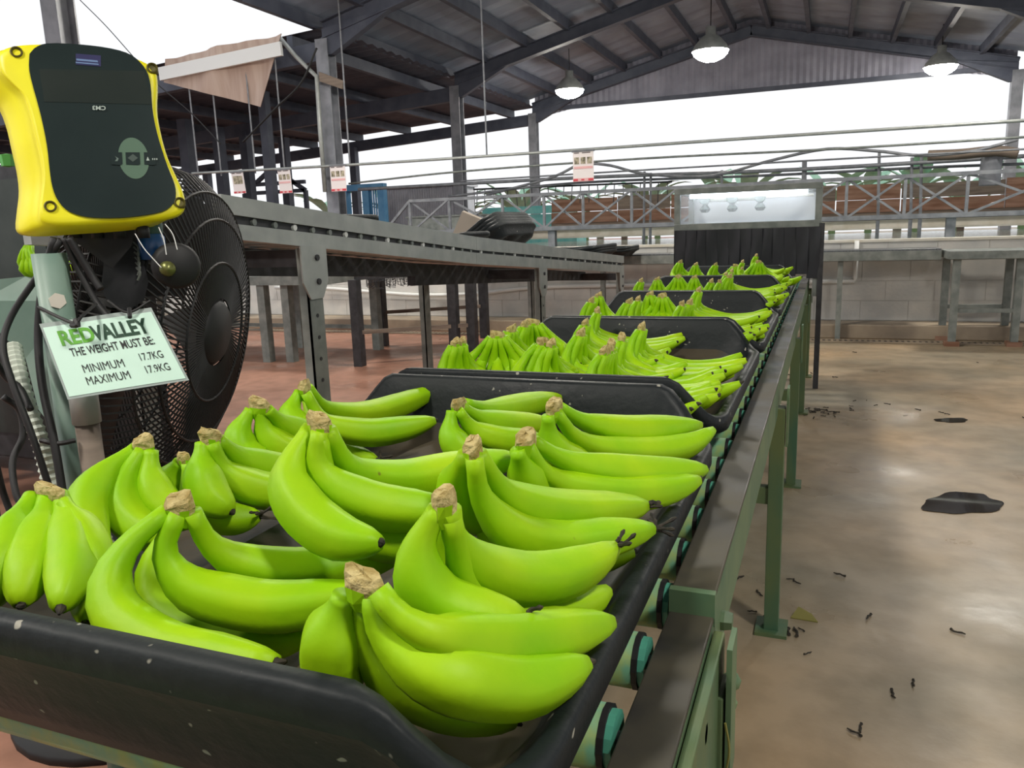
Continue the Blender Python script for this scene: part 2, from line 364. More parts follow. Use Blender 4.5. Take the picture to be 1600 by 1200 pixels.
# ================================================================== CRATES
CW, CL = .655, .83      # outside width (x), length (y)
def rrect(wd, ln, r, n=8, side=10):
    pts = []
    for cx, cy, a0 in ((wd/2-r, ln/2-r, 0), (-wd/2+r, ln/2-r, 90), (-wd/2+r, -ln/2+r, 180), (wd/2-r, -ln/2+r, 270)):
        for i in range(n + 1):
            a = math.radians(a0 + 90*i/n); pts.append((cx + r*math.cos(a), cy + r*math.sin(a)))
    out = []
    for i, p in enumerate(pts):
        q = pts[(i+1) % len(pts)]; d = math.dist(p, q); k = side if d > .2 else 1
        out += [(p[0] + (q[0]-p[0])*j/k, p[1] + (q[1]-p[1])*j/k) for j in range(k)]
    return out
def sstep(a, b, x): t = max(0, min(1, (x - a)/(b - a))); return t*t*(3 - 2*t)
def crate_mesh(m, W=CW, L=CL, H=.126, low=.054, lobes=3, n=8):
    """tray with tall rounded end walls, low sides and a floor moulded into lobes"""
    T = .007
    def top(x): return low + (H - low) * sstep(W/2 - .004, W/2 - .085, abs(x))
    def ridge(x, s):
        v = 0
        for k in range(1, lobes):
            c = -W/2 + W*k/lobes; v = max(v, math.exp(-((x - c)/.035)**2))
        return .036 * v * sstep(1.0, .9, s)
    base = rrect(W, L, .085, n); N = len(base)
    def ring(inset, zf, s=1.0):
        sx, sy = (W/2 - inset)/(W/2)*s, (L/2 - inset)/(L/2)*s
        return [(x*sx, y*sy, zf(x*sx, x)) for x, y in base]
    rings = [ring(.006, lambda a, x: top(x) - .030), ring(0, lambda a, x: top(x) - .026), ring(0, lambda a, x: top(x) - .004), ring(.003, lambda a, x: top(x)), ring(.014, lambda a, x: top(x)), ring(.019, lambda a, x: top(x) - .005)]
    for t in (.3, .6, .85, 1): rings.append(ring(.020 + .030*t**1.3, lambda a, x, t=t: .012 + (top(x) - .012)*(1 - t)**1.2))
    for s in (.93, .8, .6, .4, .2, .02): rings.append(ring(.05, lambda a, x, s=s: .008 + ridge(a, s), s))
    nin = len(rings)
    for s in (.02, .2, .4, .6, .8, .93): rings.append(ring(.045, lambda a, x, s=s: max(0, ridge(a, s) - .004), s))
    for t in (1, .8, .5, .2): rings.append(ring(.013 + .032*t, lambda a, x, t=t: .004 + (top(x) - .034)*(1 - t)**1.1))
    vs = [p for r in rings for p in r]; fs = []
    R_ = len(rings)
    for i in range(R_):
        a, b = i*N, ((i+1) % R_)*N
        for j in range(N): k = (j+1) % N; fs.append((a+j, a+k, b+k, b+j))
    mi = [1 if 7 <= i < nin else 0 for i in range(R_) for j in range(N)]
    m.add(vs, fs); m.mi[-len(fs):] = mi
    return m
CX = -.468; CZ = .6285
cm = crate_mesh(MB()); CR_Y = [.332 + .4325, 1.25 + .415, 2.10 + .415, 2.935 + .415, 3.77 + .415]
crates = []
clab = ['black plastic crate of banana hands directly beside the weighing scale', 'black plastic crate, second along the conveyor counting from the weighing scale',
        'black plastic crate in the middle of the row of five on the conveyor', 'black plastic crate, second along the conveyor counting from the curtain booth', 'black plastic crate right in front of the black strip curtain']
for i, y in enumerate(CR_Y):
    if i == 0:
        o = cm.build('banana_crate', [M_crate, M_dirt], smooth=True); c0 = o
    else:
        o = c0.copy(); COL.objects.link(o)
    o.location = (CX, y, CZ); tag(o, clab[i], 'crate', 'crates on the roller conveyor'); crates.append(o)
c0.scale = (1, 1.062, 1)

# ================================================================== BANANAS
PROF = [(0, .37), (.07, .38), (.14, .44), (.22, .60), (.31, .82), (.42, .97), (.53, 1.0), (.66, .99), (.78, .90), (.87, .74), (.94, .55), (.98, .40), (1, .28)]
def prof(t):
    for (a, x), (b, y) in zip(PROF, PROF[1:]):
        if t <= b: u = (t - a)/(b - a); return x + (y - x)*u
    return PROF[-1][1]
def finger(path, r, parent, n=18, sides=15, tipdetail=True):
    P = smooth_path(path, n*3)
    # even out spacing
    L = [0]
    for a, b in zip(P, P[1:]): L.append(L[-1] + (b - a).length)
    Q = []
    for i in range(n + 1):
        s = L[-1]*i/n; k = 0
        while k < len(L) - 2 and L[k+1] < s: k += 1
        u = (s - L[k])/max(1e-9, L[k+1] - L[k]); Q.append(P[k].lerp(P[k+1], u))
    m = MB(); vs = []; fs = []; u = V(0, 0, 1); ph = random.uniform(0, 1.2)
    for i, p in enumerate(Q):
        d = (Q[min(i+1, n)] - Q[max(i-1, 0)]).normalized(); u = (u - d*u.dot(d)).normalized(); k = d.cross(u); rr = r*prof(i/n)
        am = (.075 if sides > 10 else .05)*sstep(.12, .3, i/n)
        for j in range(sides):
            a = 2*math.pi*j/sides; q = rr*(1 + am*math.cos(5*(a - ph) if sides > 10 else 5*a)); vs.append(p + (u*math.cos(a) + k*math.sin(a))*q)
    for i in range(n):
        for j in range(sides): a, b = i*sides + j, i*sides + (j+1) % sides; fs.append((a, b, b + sides, a + sides))
    fs.append(tuple(range(n*sides, (n+1)*sides))); fs.append(tuple(range(sides))[::-1])
    ns = int(n*.16)
    m.add(vs, fs); m.mi = [0 for f in fs]
    b = m.build('banana', [M_skin, M_stalk], parent, smooth=True)
    if tipdetail:
        d = (Q[-1] - Q[-2]).normalized(); e = Q[-1]; rt = r*.25; m = MB()
        wob = V(random.uniform(-1, 1), random.uniform(-1, 1), random.uniform(-1, 1))*rt*.8
        m.tube([e - d*.001, e + d*rt*.25, e + d*rt*.6 + wob*.3, e + d*rt*1.0 + wob*.7], [rt*.95, rt*.7, rt*.5, rt*.2], 7); m.build('blossom_end', M_dark, b)
    return Q, L[-1]
def crown(pts, parent, size=.010, up=V(0, 0, 1), lift=.004):
    """ragged cut stub joining the stalks"""
    c = sum(pts, V(0,0,0))/len(pts) + up*lift
    ax = max(((p - q) for p in pts for q in pts), key=lambda d: d.length)
    half = ax.length*.36 + size*.55; ax = ax.normalized() if ax.length > 1e-4 else V(1, 0, 0)
    ax = (ax - up*ax.dot(up)).normalized(); k = up.cross(ax); m = MB(); N = 10; vs = []; fs = []
    tl = random.uniform(-.5, .5); tk = random.uniform(-.5, .3)
    levels = [(.55, -1.6), (.90, -.75), (1.0, .0), (.98, .6), (.80, 1.0), (.02, .95)]
    for s, h in levels:
        for j in range(N):
            a = 2*math.pi*j/N; jit = 1 + random.uniform(-.10, .10); hh = h + random.uniform(-.14, .14)
            vs.append(c + ax*math.cos(a)*half*s*jit + k*math.sin(a)*size*.8*s*jit + up*size*(hh + (max(0, h))*(math.cos(a)*s*tl + math.sin(a)*s*tk)))
    for i in range(len(levels)-1):
        for j in range(N): a, b = i*N+j, i*N+(j+1) % N; fs.append((a, b, b+N, a+N))
    fs.append(tuple(range(N))[::-1])
    m.add(vs, fs); m.mi = [1 if i >= 1*N else 0 for i in range(len(fs))]; m.mi[-1] = 0
    for i in range(N, 2*N):
        if random.random() < .4: m.mi[i] = 0
    m.build('crown', [M_skin, M_cut], parent, smooth=False)
def zprof(t, zc, zb, zt, k=.42):
    return zb + (zc - zb)*(1 - t/k)**1.6 if t < k else zb + (zt - zb)*((t - k)/(1 - k))**1.6
G1 = 'banana hands in the crate beside the scale'
def px_hand(label, fingers, zc=.80, zb=.728, zt=.742, r=.0215, up=V(0, 0, 1), csize=0.0107, group=G1, extra=True, tufts=()):
    """fingers: list of image paths, stalk first; heights come from the tray they lie in"""
    paths = []
    for f in fingers:
        opt = {}
        if isinstance(f, tuple): f, opt = f
        L = [0]
        for a, b in zip(f, f[1:]): L.append(L[-1] + math.dist(a, b))
        dpt = lambda p, z: F*(z - HC)/ray(*p).z
        d0 = dpt(f[0], opt.get('zc', zc)); d1 = dpt(f[-1], opt.get('zt', zt)); P = []
        for p, l in zip(f, L):            # distance changes evenly along the finger; the tray floor and front wall limit it
            d = d0 + (d1 - d0)*l/L[-1]; q = atD(p[0], p[1], d)
            if q.z < .662: q = atZ(p[0], p[1], .662)
            if q.y < .395: q = atY(p[0], p[1], .395)
            P.append(q)
        paths.append((P, opt.get('r', r), 'zc' not in opt))
    base = sum((p[0][0] for p in paths), V(0,0,0))/len(paths)
    t = thing('banana_hand', label, 'bananas', (base.x, base.y, .645), group)
    st = []; info = []; ends = []
    for P, rr, up_ in paths:
        Q, ln = finger(P, rr, t)
        if up_: st.append(Q[0])
        ends.append(Q[-1])
        info.append(round(ln, 3))
    if extra and zb > .725:      # the lower whorl of the hand that lies under the visible fingers
        P, rr, _ = paths[len(paths)//2]
        c = P[0]
        for dz, dy in ((-.038, .012),):
            R2 = [P[0] + V(0, 0, -.006)] + [p + V(0, dy, max(.664 - p.z, dz)) for p in P[1:-1]] + [P[-1].lerp(P[-2], .5) + V(0, dy, max(.668 - P[-1].z, dz))]
            finger(R2, rr*.95, t)
    for k_ in tufts:               # dried flower still hanging on the finger tip
        e = ends[k_]; m = MB()
        for q_ in range(5):
            a_ = random.uniform(0, 6.28); u_ = V(math.cos(a_)*.6 + .5, math.sin(a_)*.6, random.uniform(-.3, .9)); w_ = V(random.uniform(-1, 1), random.uniform(-1, 1), random.uniform(-.6, .6))
            m.tube(smooth_path([e, e + u_*.006, e + u_*.010 + w_*.005, e + u_*.014 + w_*.010], 7), [.0026, .0026, .002, .0018, .0014, .0016, .0022, .0009], 5)
        m.build('blossom_remnant', M_dark, t)
    crown(st, t, csize, up)
    print('HAND', label[:40], info)
    return t

px_hand('banana hand under the scale post, fingers hanging straight down to the crate wall',
  [[(50,776),(30,815),(5,880),(-15,950)], [(72,776),(66,822),(47,885),(32,945)], [(94,774),(108,825),(112,885),(95,950)], ([(100,784),(128,830),(146,870),(150,910)], {'r': .017})], zc=.772, zb=.735, zt=.722, r=.021, csize=0.0083)
px_hand('green banana hand with slanted dry crown close behind the sign on the scale post',
  [[(214,700),(168,738),(137,785),(140,830),(160,870)], [(222,704),(198,745),(190,785),(212,822),(262,842)], [(236,704),(236,745),(252,786),(300,820)]], zt=0.715, zb=0.705, zc=0.785, r=.0205)
px_hand('large green banana hand whose long fingers curve along the front wall of the nearest crate',
  [[(262,800),(205,848),(172,905),(185,965),(262,1015),(350,1030),(432,1036)], [(280,802),(257,862),(295,918),(372,943),(440,950),(516,940),(588,925)],
   [(300,800),(330,852),(392,884),(468,893),(540,880),(600,866),(640,846)], ([(278,812),(236,885),(250,945),(312,984),(400,1004),(478,1000)], {'zc': .755, 'zb': .672, 'zt': .675, 'r': .0205})], zc=0.785, zb=0.700, zt=0.715, r=0.021, csize=0.0098)
px_hand('small banana hand half hidden, its one long finger ending in a black blossom tuft',
  [[(281,722),(268,742),(262,770),(280,800)], [(294,724),(300,765),(330,800),(366,810),(406,806)]], tufts=(0, 1), zc=0.765, zb=0.690, zt=0.705, r=.0195, csize=0.0070)
px_hand('banana hand with split pale crown between the scale sign and the large central hand',
  [[(316,692),(316,735),(330,775),(362,800)], [(331,692),(352,738),(402,765),(455,768),(505,756)], [(341,688),(385,722),(440,735),(500,728)]], zc=0.785, zb=0.710, zt=0.720, r=0.021)
px_hand('banana hand with pointed dry crown at the left edge of the nearest crate',
  [[(392,640),(374,676),(382,708),(425,728)], [(407,640),(416,678),(448,704),(500,708)], [(418,640),(448,668),(490,684),(530,682)]], zc=0.785, zb=0.710, zt=0.720, r=.0205)
px_hand('banana hand in the back left of the nearest crate, two fingers pointing rearward',
  [[(468,612),(455,645),(468,672),(505,690)], [(482,606),(508,636),(562,648),(622,634),(684,609)], [(478,614),(508,660),(570,676),(630,670),(680,657)], ([(478,622),(496,680),(540,708),(588,719)], {'zc': .76, 'zb': .680, 'zt': .68, 'r': .019})], tufts=(3,), zc=0.785, zb=0.710, zt=0.725, r=.0205)
px_hand('big bright banana hand sprawled across the middle of the nearest crate',
  [[(486,668),(458,718),(455,762),(486,810),(536,842),(595,848)], [(500,674),(496,725),(526,764),(588,790),(660,797),(712,790)], [(512,672),(548,732),(620,752),(695,740),(755,727),(806,716)]], zc=0.835, zb=0.757, zt=0.760, r=0.021, csize=0.0098)
px_hand('banana hand against the rear wall of the nearest crate, four fingers lying level',
  [[(706,642),(704,678),(722,705),(760,715)], [(716,642),(745,676),(792,690),(848,686)], [(722,636),(760,658),(808,664),(856,660)], [(726,630),(775,640),(832,631),(878,622)]], zc=0.780, zb=0.705, zt=0.725, r=.019, csize=0.0083)
px_hand('banana hand at the rear right corner of the nearest crate, tips against the side wall',
  [[(856,650),(860,692),(880,716),(925,725)], [(870,645),(898,682),(945,703),(1020,706),(1078,694),(1114,672)], [(872,635),(912,658),(972,672),(1040,670),(1094,664)]], zc=0.785, zb=0.700, zt=0.715, r=.0205)
px_hand('banana hand with round dry crown whose fingers end at the rail side by a roller',
  [[(808,705),(818,738),(836,766),(870,785)], [(824,697),(850,738),(896,762),(970,772),(1040,766),(1092,750)], [(834,690),(870,713),(925,733),(1018,740),(1102,734)]], zc=0.785, zb=0.698, zt=0.710, r=0.021)
px_hand('banana hand leaning between the central hand and the rail, three tips over the side wall',
  [[(728,712),(716,752),(722,790),(760,825)], [(741,716),(754,780),(808,836),(885,850),(960,838),(1020,826)], [(748,710),(786,768),(842,795),(905,801),(960,797),(1010,790)], ([(736,730),(748,800),(800,862),(880,876),(940,872),(990,862)], {'zc': .78, 'zb': .682, 'zt': .685, 'r': .019})], tufts=(1, 2), zc=0.815, zb=0.715, zt=0.712, r=0.021, csize=0.0098)
px_hand('banana hand in front of the leaning one, fat curved finger ending in black blossom',
  [[(686,795),(657,848),(655,898),(682,940),(735,960),(820,966)], [(704,796),(712,842),(750,884),(808,904),(872,898),(925,878),(962,855)], ([(696,806),(690,870),(730,922),(800,946),(875,948),(945,926)], {'zc': .775, 'zb': .678, 'zt': .678, 'r': .0195})], tufts=(0, 1), zc=0.815, zb=0.728, zt=0.732, r=0.021)
px_hand('banana hand at the front right corner of the nearest crate with a wide green crown',
  [[(538,930),(522,985),(522,1040),(548,1090)], [(582,928),(596,985),(645,1035),(715,1063),(800,1074),(862,1060),(918,1036)], [(590,922),(622,962),(672,990),(735,1004),(808,1004),(885,990),(955,972)], ([(566,945),(575,1010),(620,1065),(690,1100),(745,1115),(806,1128)], {'zc': .765, 'zb': .664, 'zt': .664, 'r': .017})], zc=0.800, zb=0.690, zt=0.700, r=.022, csize=0.0105)

# ---- hands for the crates further along: a few kinds, copied
def make_hand(n, L, fan, label, group, seed):
    random.seed(seed); t = thing('banana_hand', label, 'bananas', (0, 0, 0), group); st = []
    for row in (0, 1):
        for i in range(n - row):
            a = (i - (n - row - 1)/2)/max(1, n - 1); yo = a*.040*(n - 1) + random.uniform(-.004, .004); l = L*random.uniform(.92, 1.06)*(1 - .12*row); z = .026 + row*.0
            dx = -.012 - .03*row; s = math.sin(a*fan); c = math.cos(a*fan)
            x0 = row*.008
            P = [(x0, yo*.20, .125), (x0 - .010, yo*.50, .098 - row*.010), (x0 + .010 + dx*.5, yo*.95, .062 - row*.018), (.075, yo + s*.03, .036 + (0 if row == 0 else -.010)), (.075 + (l - .075)*.6*c, yo + s*.07, .042 - row*.012), (l*c, yo + s*.12, .066 - row*.024)]
            Q, _ = finger(P, .0195, t, n=13, sides=8, tipdetail=(row == 0 and i % 2 == 0)); st.append(Q[0])
    crown(st, t, .010); return t
temps = [make_hand(3, .20, .5, 'template', 'x', 11), make_hand(4, .22, .7, 'template', 'x', 12), make_hand(5, .21, .6, 'template', 'x', 13), make_hand(4, .19, .3, 'template', 'x', 14)]
used = set()
def place_hand(px, py, rz, ci, kind, label, zc=.80, sc=1.0, tilt=0):
    sn = math.sin(math.radians(rz)); p = atZ(px, py, zc); y0 = CR_Y[ci] - .415 + .085 + .17*max(0, -sn)*sc; y1 = CR_Y[ci] + .415 - .07 - .2*max(0, sn)*sc
    if p.y < y0: p = atY(px, py, y0)
    if p.y > y1: p = atY(px, py, y1)
    p.x = max(p.x, -.725 + .10*max(0, -sn)); p.x = min(p.x, -.165 - .20*max(0, math.cos(math.radians(rz)))*sc)
    loc = V(p.x, p.y, max(.648, p.z - .138*sc)); t = temps[kind]
    g = ['', 'banana hands in the second crate', 'banana hands in the middle crate', 'banana hands in the fourth crate', 'banana hands in the crate before the curtain'][ci]
    if kind not in used:
        used.add(kind); t.location = loc; t.rotation_euler = (0, tilt, math.radians(rz)); t.scale = (sc,)*3; t['label'] = label; t['group'] = g; ORG[t.name] = loc
    else: copy_tree(t, loc, scale=sc, label=label, group=g, rot=(0, tilt, math.radians(rz)))
L2 = 'hand of green bananas piled in the second crate from the weighing scale'
for a in [(621,546,-25,0,'small hand whose dry crown peeps over the wall between two crates'), (651,545,-30,0,'small banana hand beside the one peeping over the wall between crates'), (735,517,-70,2,'wide banana hand hanging fingers towards the rear wall of the nearest crate'), (766,498,-75,2,'banana hand with flat pale crown at the left end of the second crate'),
          (797,509,-25,1,'green banana hand just right of the flat-crowned one in the second crate'), (817,502,-5,1,L2), (846,528,-25,2,'many-fingered banana hand at the centre front of the second crate'), (905,515,-15,1,L2), (912,500,-5,3,L2), (931,482,8,1,'banana hand standing highest against the far wall of the second crate'), (985,546,-12,2,'banana hand with square crown close behind the double rim of crates'), (1012,534,5,0,L2), (1053,507,-8,1,'banana hand with knobbly crown beside the rail in the second crate'), (1092,560,-5,3,'low banana hand whose tips rest on the side wall of the second crate'), (860,556,-30,0,'low small banana hand touching the double rim, second crate centre'), (1075,525,0,0,'three-fingered banana hand next to the knobbly-crowned one by the rail')]:
    place_hand(a[0], a[1], a[2], 1, a[3], a[4], zc=.79)
L3 = 'hand of green bananas piled in the middle crate of the row'
for a in [(905,458,-60,0), (922,466,-10,1), (982,473,-30,1), (995,464,0,3), (1016,456,-90,0), (1035,459,-80,3), (1090,473,-20,1), (1102,478,0,2), (1122,450,-8,1), (1140,478,0,3)]:
    place_hand(a[0], a[1], a[2], 2, a[3], L3 if a[0] != 1122 else 'banana hand standing tall with one long finger reaching the rail in the middle crate', zc=.80)
L4 = 'hand of green bananas in the second crate from the curtain booth'
for a in [(981,444,-80,0), (1000,436,-10,1), (1060,430,-85,3), (1085,431,-75,0), (1110,438,-10,1), (1140,429,-30,1), (1160,426,0,3), (1171,421,0,1), (1190,445,0,2)]:
    place_hand(a[0], a[1], a[2], 3, a[3], L4, zc=.80)
L5 = 'hand of green bananas in the crate in front of the strip curtain'
for a in [(1062,407,-30,1), (1087,411,-60,0), (1117,411,-20,3), (1150,413,-80,2), (1185,407,-60,2), (1206,397,-20,0), (1232,406,0,3), (1215,418,0,1)]:
    place_hand(a[0], a[1], a[2], 4, a[3], L5, zc=.815)
random.seed(21)

# ================================================================== SPRAY BOOTH
YB = 4.95
bx0, bx1 = atY(1053, 400, YB).x, atY(1281, 400, YB).x
zt, zw0 = atY(1165, 290, YB).z, atY(1165, 352, YB).z
bt = thing('spray_booth', 'spray booth with clear window above a black strip curtain over the conveyor', 'booth', ((bx0+bx1)/2, YB, 0))
dp = .55; fw = .035
for x in (bx0, bx1 - fw):
    for y in (YB, YB + dp):
        m = MB(); m.box((x, y, .55 if x > -.5 else 0), (x + fw, y + fw, zt)); m.build('post', M_galvdark, bt)
m = MB(); m.box((bx0, YB - .004, zt - fw), (bx1, YB + fw, zt)); m.box((bx0, YB - .004, zw0 - .02), (bx1, YB + fw, zw0 + .018)); m.build('window_frame', M_galvdark, bt, bevel=.002)
m = MB(); m.box((bx0, YB + dp, zt - fw), (bx1, YB + dp + fw, zt)); m.box((bx0, YB + dp, zw0 - .02), (bx1, YB + dp + fw, zw0 + .018))
for x in (bx0, bx1 - fw): m.box((x, YB, zt - fw), (x + fw, YB + dp, zt)); m.box((x, YB, zw0 - .02), (x + fw, YB + dp, zw0 + .018))
m.build('top_frame', M_galvdark, bt)
pm = bpy.data.materials.new('cloudy_acrylic'); pm.use_nodes = True; nt = pm.node_tree; out = nt.nodes['Material Output']; nt.nodes.remove(nt.nodes['Principled BSDF'])
tr = nt.nodes.new('ShaderNodeBsdfTransparent'); tr.inputs[0].default_value = (.93, .96, 1, 1); tl = nt.nodes.new('ShaderNodeBsdfTranslucent'); tl.inputs[0].default_value = (.97, .98, 1, 1)
df = nt.nodes.new('ShaderNodeBsdfDiffuse'); df.inputs[0].default_value = (.85, .88, .92, 1)
m1 = nt.nodes.new('ShaderNodeMixShader'); m1.inputs[0].default_value = .12; nt.links.new(tl.outputs[0], m1.inputs[1]); nt.links.new(df.outputs[0], m1.inputs[2])
m2 = nt.nodes.new('ShaderNodeMixShader'); m2.inputs[0].default_value = .16; nt.links.new(tr.outputs[0], m2.inputs[1]); nt.links.new(m1.outputs[0], m2.inputs[2]); nt.links.new(m2.outputs[0], out.inputs[0])
m = MB(); m.box((bx0 + fw, YB + .012, zw0 + .018), (bx1 - fw, YB + .016, zt - fw)); m.build('window_pane', pm, bt)
m = MB(); m.box((bx0 + fw, YB + dp + .012, zw0 + .018), (bx1 - fw, YB + dp + .016, zt - fw)); m.build('added_back_panel', mat('white_acrylic', (.86, .89, .92), rough=.5), bt)  # white panel added so the window pane looks bright
m = MB(); m.tube([(bx0 + .08, YB + .10, zt - fw - .012), (bx1 - .08, YB + .10, zt - fw - .012)], .013, 10); m.build('added_light_tube', mat('tube_glow', (.92, .97, 1), emit=11), bt)  # glowing tube added to light the window pane from behind
m = MB(); m.box((bx0 + .04, YB + .06, zt - fw + .002), (bx1 - .04, YB + .15, zt - .005)); m.build('added_tube_housing', M_white, bt)  # casing for the added tube
ns = 13; sw = (bx1 - bx0 - .01)/ns
for i in range(ns):
    x = bx0 + .005 + i*sw; yy = YB - .012 - (i % 2)*.004; n = 8
    m = MB(); vs = []
    for k in range(n + 1):
        z = zw0 - .02 + (RZ + .02 + (i % 3)*.012 - zw0 + .02)*k/n
        for u in range(4): vs.append((x + sw*1.06*u/3, yy + .006*math.sin(u*1.4 + i + k*.5), z))
    m.add(vs, [(k*4 + u, k*4 + u + 1, k*4 + u + 5, k*4 + u + 4) for k in range(n) for u in range(3)]); m.build('curtain_strip', mat('curtain_rubber', (.008, .009, .014), (.016, .017, .024), rough=.5, scale=6), bt, smooth=True)
for s in (0, 1):
    x = bx0 if s == 0 else bx1 - .008
    m = MB(); m.box((x, YB, RZ - .08 if s else .62), (x + .008, YB + dp, zw0)); m.build('side_panel', M_blacksteel, bt)
m = MB(); a, b = atY(1100, 312, YB + .22), atY(1190, 308, YB + .22); m.tube([a, b], .018, 10); m.build('manifold_pipe', mat('dull_cream', (.30, .29, .22), rough=.5), bt)
for t_ in (0.02, .5, .98):
    p = a.lerp(b, t_); m = MB(); m.lathe(p + V(0, -.02, 0), (0, -1, 0), [(.0, .02), (.03, .02), (.034, 0), (.03, -.04)], 14); m.lathe(p + V(0, 0, -.015), (0, 0, -1), [(.016, 0), (.016, .02), (.034, .045), (.02, .065), (0, .066)], 10); m.build('spray_nozzle', mat('dull_brass', (.09, .11, .09), rough=.5), bt)
m = MB(); m.tube([b, b + V(.10, 0, 0), V(bx1 - .05, b.y, b.z)], .008, 8); m.build('feed_pipe', M_cream, bt)
m = MB(); m.box((bx1 - .01, YB - .01, .0), (bx1 + .02, YB + .03, zw0)); m.build('corner_post', M_blacksteel, bt)

# ================================================================== FAR BELT AND STEEL TABLE
t = thing('belt_conveyor', 'black mesh belt conveyor in a grey channel along the block wall', 'conveyor', (-2, 7.15, 0))
zb_ = atY(1400, 405, 7.15).z; zt_ = atY(1400, 391, 7.15).z
m = MB(); m.box((-3.4, 6.98, zb_), (.84, 7.0, zt_)); m.box((-3.4, 7.33, zb_), (.84, 7.345, zt_)); m.build('side_channel', M_galvdark, t)
m = MB(); m.box((-3.4, 7.0, zb_ + .03), (.84, 7.33, zt_ + .012)); m.build('mesh_belt', mat('mesh_belt', (.03, .032, .036), (.16, .17, .18), rough=.4, scale=120), t)
for x in (-3.2, -1.9, .1):
    m = MB(); m.box((x, 7.02, .12 if 0 else 0), (x + .04, 7.06, zb_)); m.build('leg', M_galvdark, t)
t = thing('steel_table', 'grey steel work table standing on the wet floor before the block wall', 'table', (1.5, 6.95, 0))
ztop = atY(1500, 392, 6.8).z
m = MB(); m.box((.86, 6.74, ztop - .06), (2.6, 7.2, ztop)); m.build('tabletop', M_galvdark, t, bevel=.003)
for x, y in ((.93, 6.82), (1.35, 6.86), (.90, 7.14), (1.34, 7.18), (2.5, 6.82), (2.5, 7.16)):
    m = MB(); m.box((x - .025, y - .025, .03), (x + .025, y + .025, ztop - .06)); o = m.build('leg', M_galvdark, t)
    m = MB(); m.box((x - .05, y - .05, 0), (x + .05, y + .05, .035)); m.build('foot', M_rust, o)
m = MB(); m.bar((.93, 6.82, .27), (1.35, 6.86, .27), .03, .03); m.build('stretcher', M_galvdark, t)
m = MB(); m.bar((.90, 7.14, .27), (1.34, 7.18, .27), .03, .03); m.build('stretcher', M_galvdark, t)
# white PVC pipe along the block wall
pp = [atY(x, y, 7.36) for x, y in ((430,449),(500,450),(580,456),(660,461),(740,459),(840,449),(975,446),(1150,443),(1335,439))]
pp = [V(p.x, 7.36, p.z) for p in pp]; e = atY(1336, 378, 7.36)
m = MB(); m.tube(smooth_path(pp, 40) + [V(pp[-1].x + .005, 7.36, pp[-1].z + .02), V(pp[-1].x + .005, 7.36, .80)], .019, 8)
tag(m.build('pvc_pipe', M_white, smooth=True), 'white PVC water pipe sagging along the block wall then rising by the booth', 'pipe')

# ================================================================== WALKWAY, RAILING, BOARDS, OVERHEAD PIPES
YK = 8.6
wk = thing('walkway_railing', 'grey steel walkway railing with crossed braces above the wash tank', 'railing', (-1.5, YK, 0))
xa, xb = atY(640, 312, YK).x, 3.3
zt_, zb_ = 1.362, .985
for z, h in ((zt_, .035), (zb_, .045)):
    m = MB(); m.bar((xa, YK, z), (xb, YK, z), .04, h); m.build('rail', M_truss, wk)
m = MB(); m.bar((xa, YK, zt_), (xa - .42, YK, zb_ - .02), .03, .03); m.build('stair_rail', M_truss, wk)
px_posts = (640, 702, 785, 850, 911, 987, 1060, 1140, 1230, 1322, 1413, 1510)
xs = [atY(x, 320, YK).x for x in px_posts] + [2.1, 2.75, 3.25]
for i, x in enumerate(xs):
    m = MB(); m.bar((x, YK, zb_), (x, YK, zt_), .028, .028); m.build('post', M_truss, wk)
    if i:
        x0 = xs[i-1]
        m = MB(); m.bar((x0, YK - .012, zb_), (x, YK - .012, zt_), .018, .022); m.build('brace', M_truss, wk)
        m = MB(); m.bar((x0, YK + .012, zt_), (x, YK + .012, zb_), .018, .022); m.build('brace', M_truss, wk)
for x in (-4.7, -2.9, -.8, 1.1, 3.0):
    m = MB(); m.box((x - .04, YK + .02, 0), (x + .04, YK + .1, zb_)); m.build('support_post', M_truss, wk)
m = MB(); m.box((xa, YK + .03, zb_ - .03), (xb, YK + .62, zb_)); m.build('deck', M_wood, wk)
# board trough behind the railing
YT = 11.9
t = thing('rusty_trough', 'rusty brown steel trough with dented side panels behind the walkway railing', 'trough', (0, YT, 0))
z0, z1 = atY(1300, 334, YT).z, atY(1300, 291, YT).z; x = atY(862, 330, YT).x; i = 0
while x < 4.2:
    ln = (1.05, .8, 1.2)[i % 3]; dz = random.uniform(-.015, .015)
    m = MB(); m.box((x, YT + random.uniform(-.01, .01), z0 + .17), (x + ln - .015, YT + .03, z1 + dz)); m.build('side_panel', M_wood if i % 2 else M_rust, t)
    m = MB(); m.box((x, YT - .02, z0), (x + ln - .015, YT + .03, z0 + .165 + dz*.4)); m.build('side_panel', M_rust, t); x += ln; i += 1
m = MB(); m.box((-4, YT, z0 - .05), (4.4, YT + .5, z0)); m.build('floor_pan', M_wood, t)
for x in (-2.9, -.6, 1.6, 3.3):
    m = MB(); m.box((x, YT + .05, 0), (x + .08, YT + .13, z0 - .05)); m.build('leg', M_wood, t)
t = thing('teal_bin', 'faded teal trough edge showing above the rusty boards', 'trough', (-5.5, 12.7, 0))
m = MB(); m.box((-5.6, 12.9, 1.23), (-3.9, 12.93, 1.36)); m.build('rim', mat('teal_plastic', (.10, .42, .42), (.2, .5, .48), rough=.5), t)
m = MB(); m.box((-5.6, 12.93, .0), (-3.9, 13.5, 1.22)); m.build('body', mat('teal_plastic', (.1, .4, .4)), t)
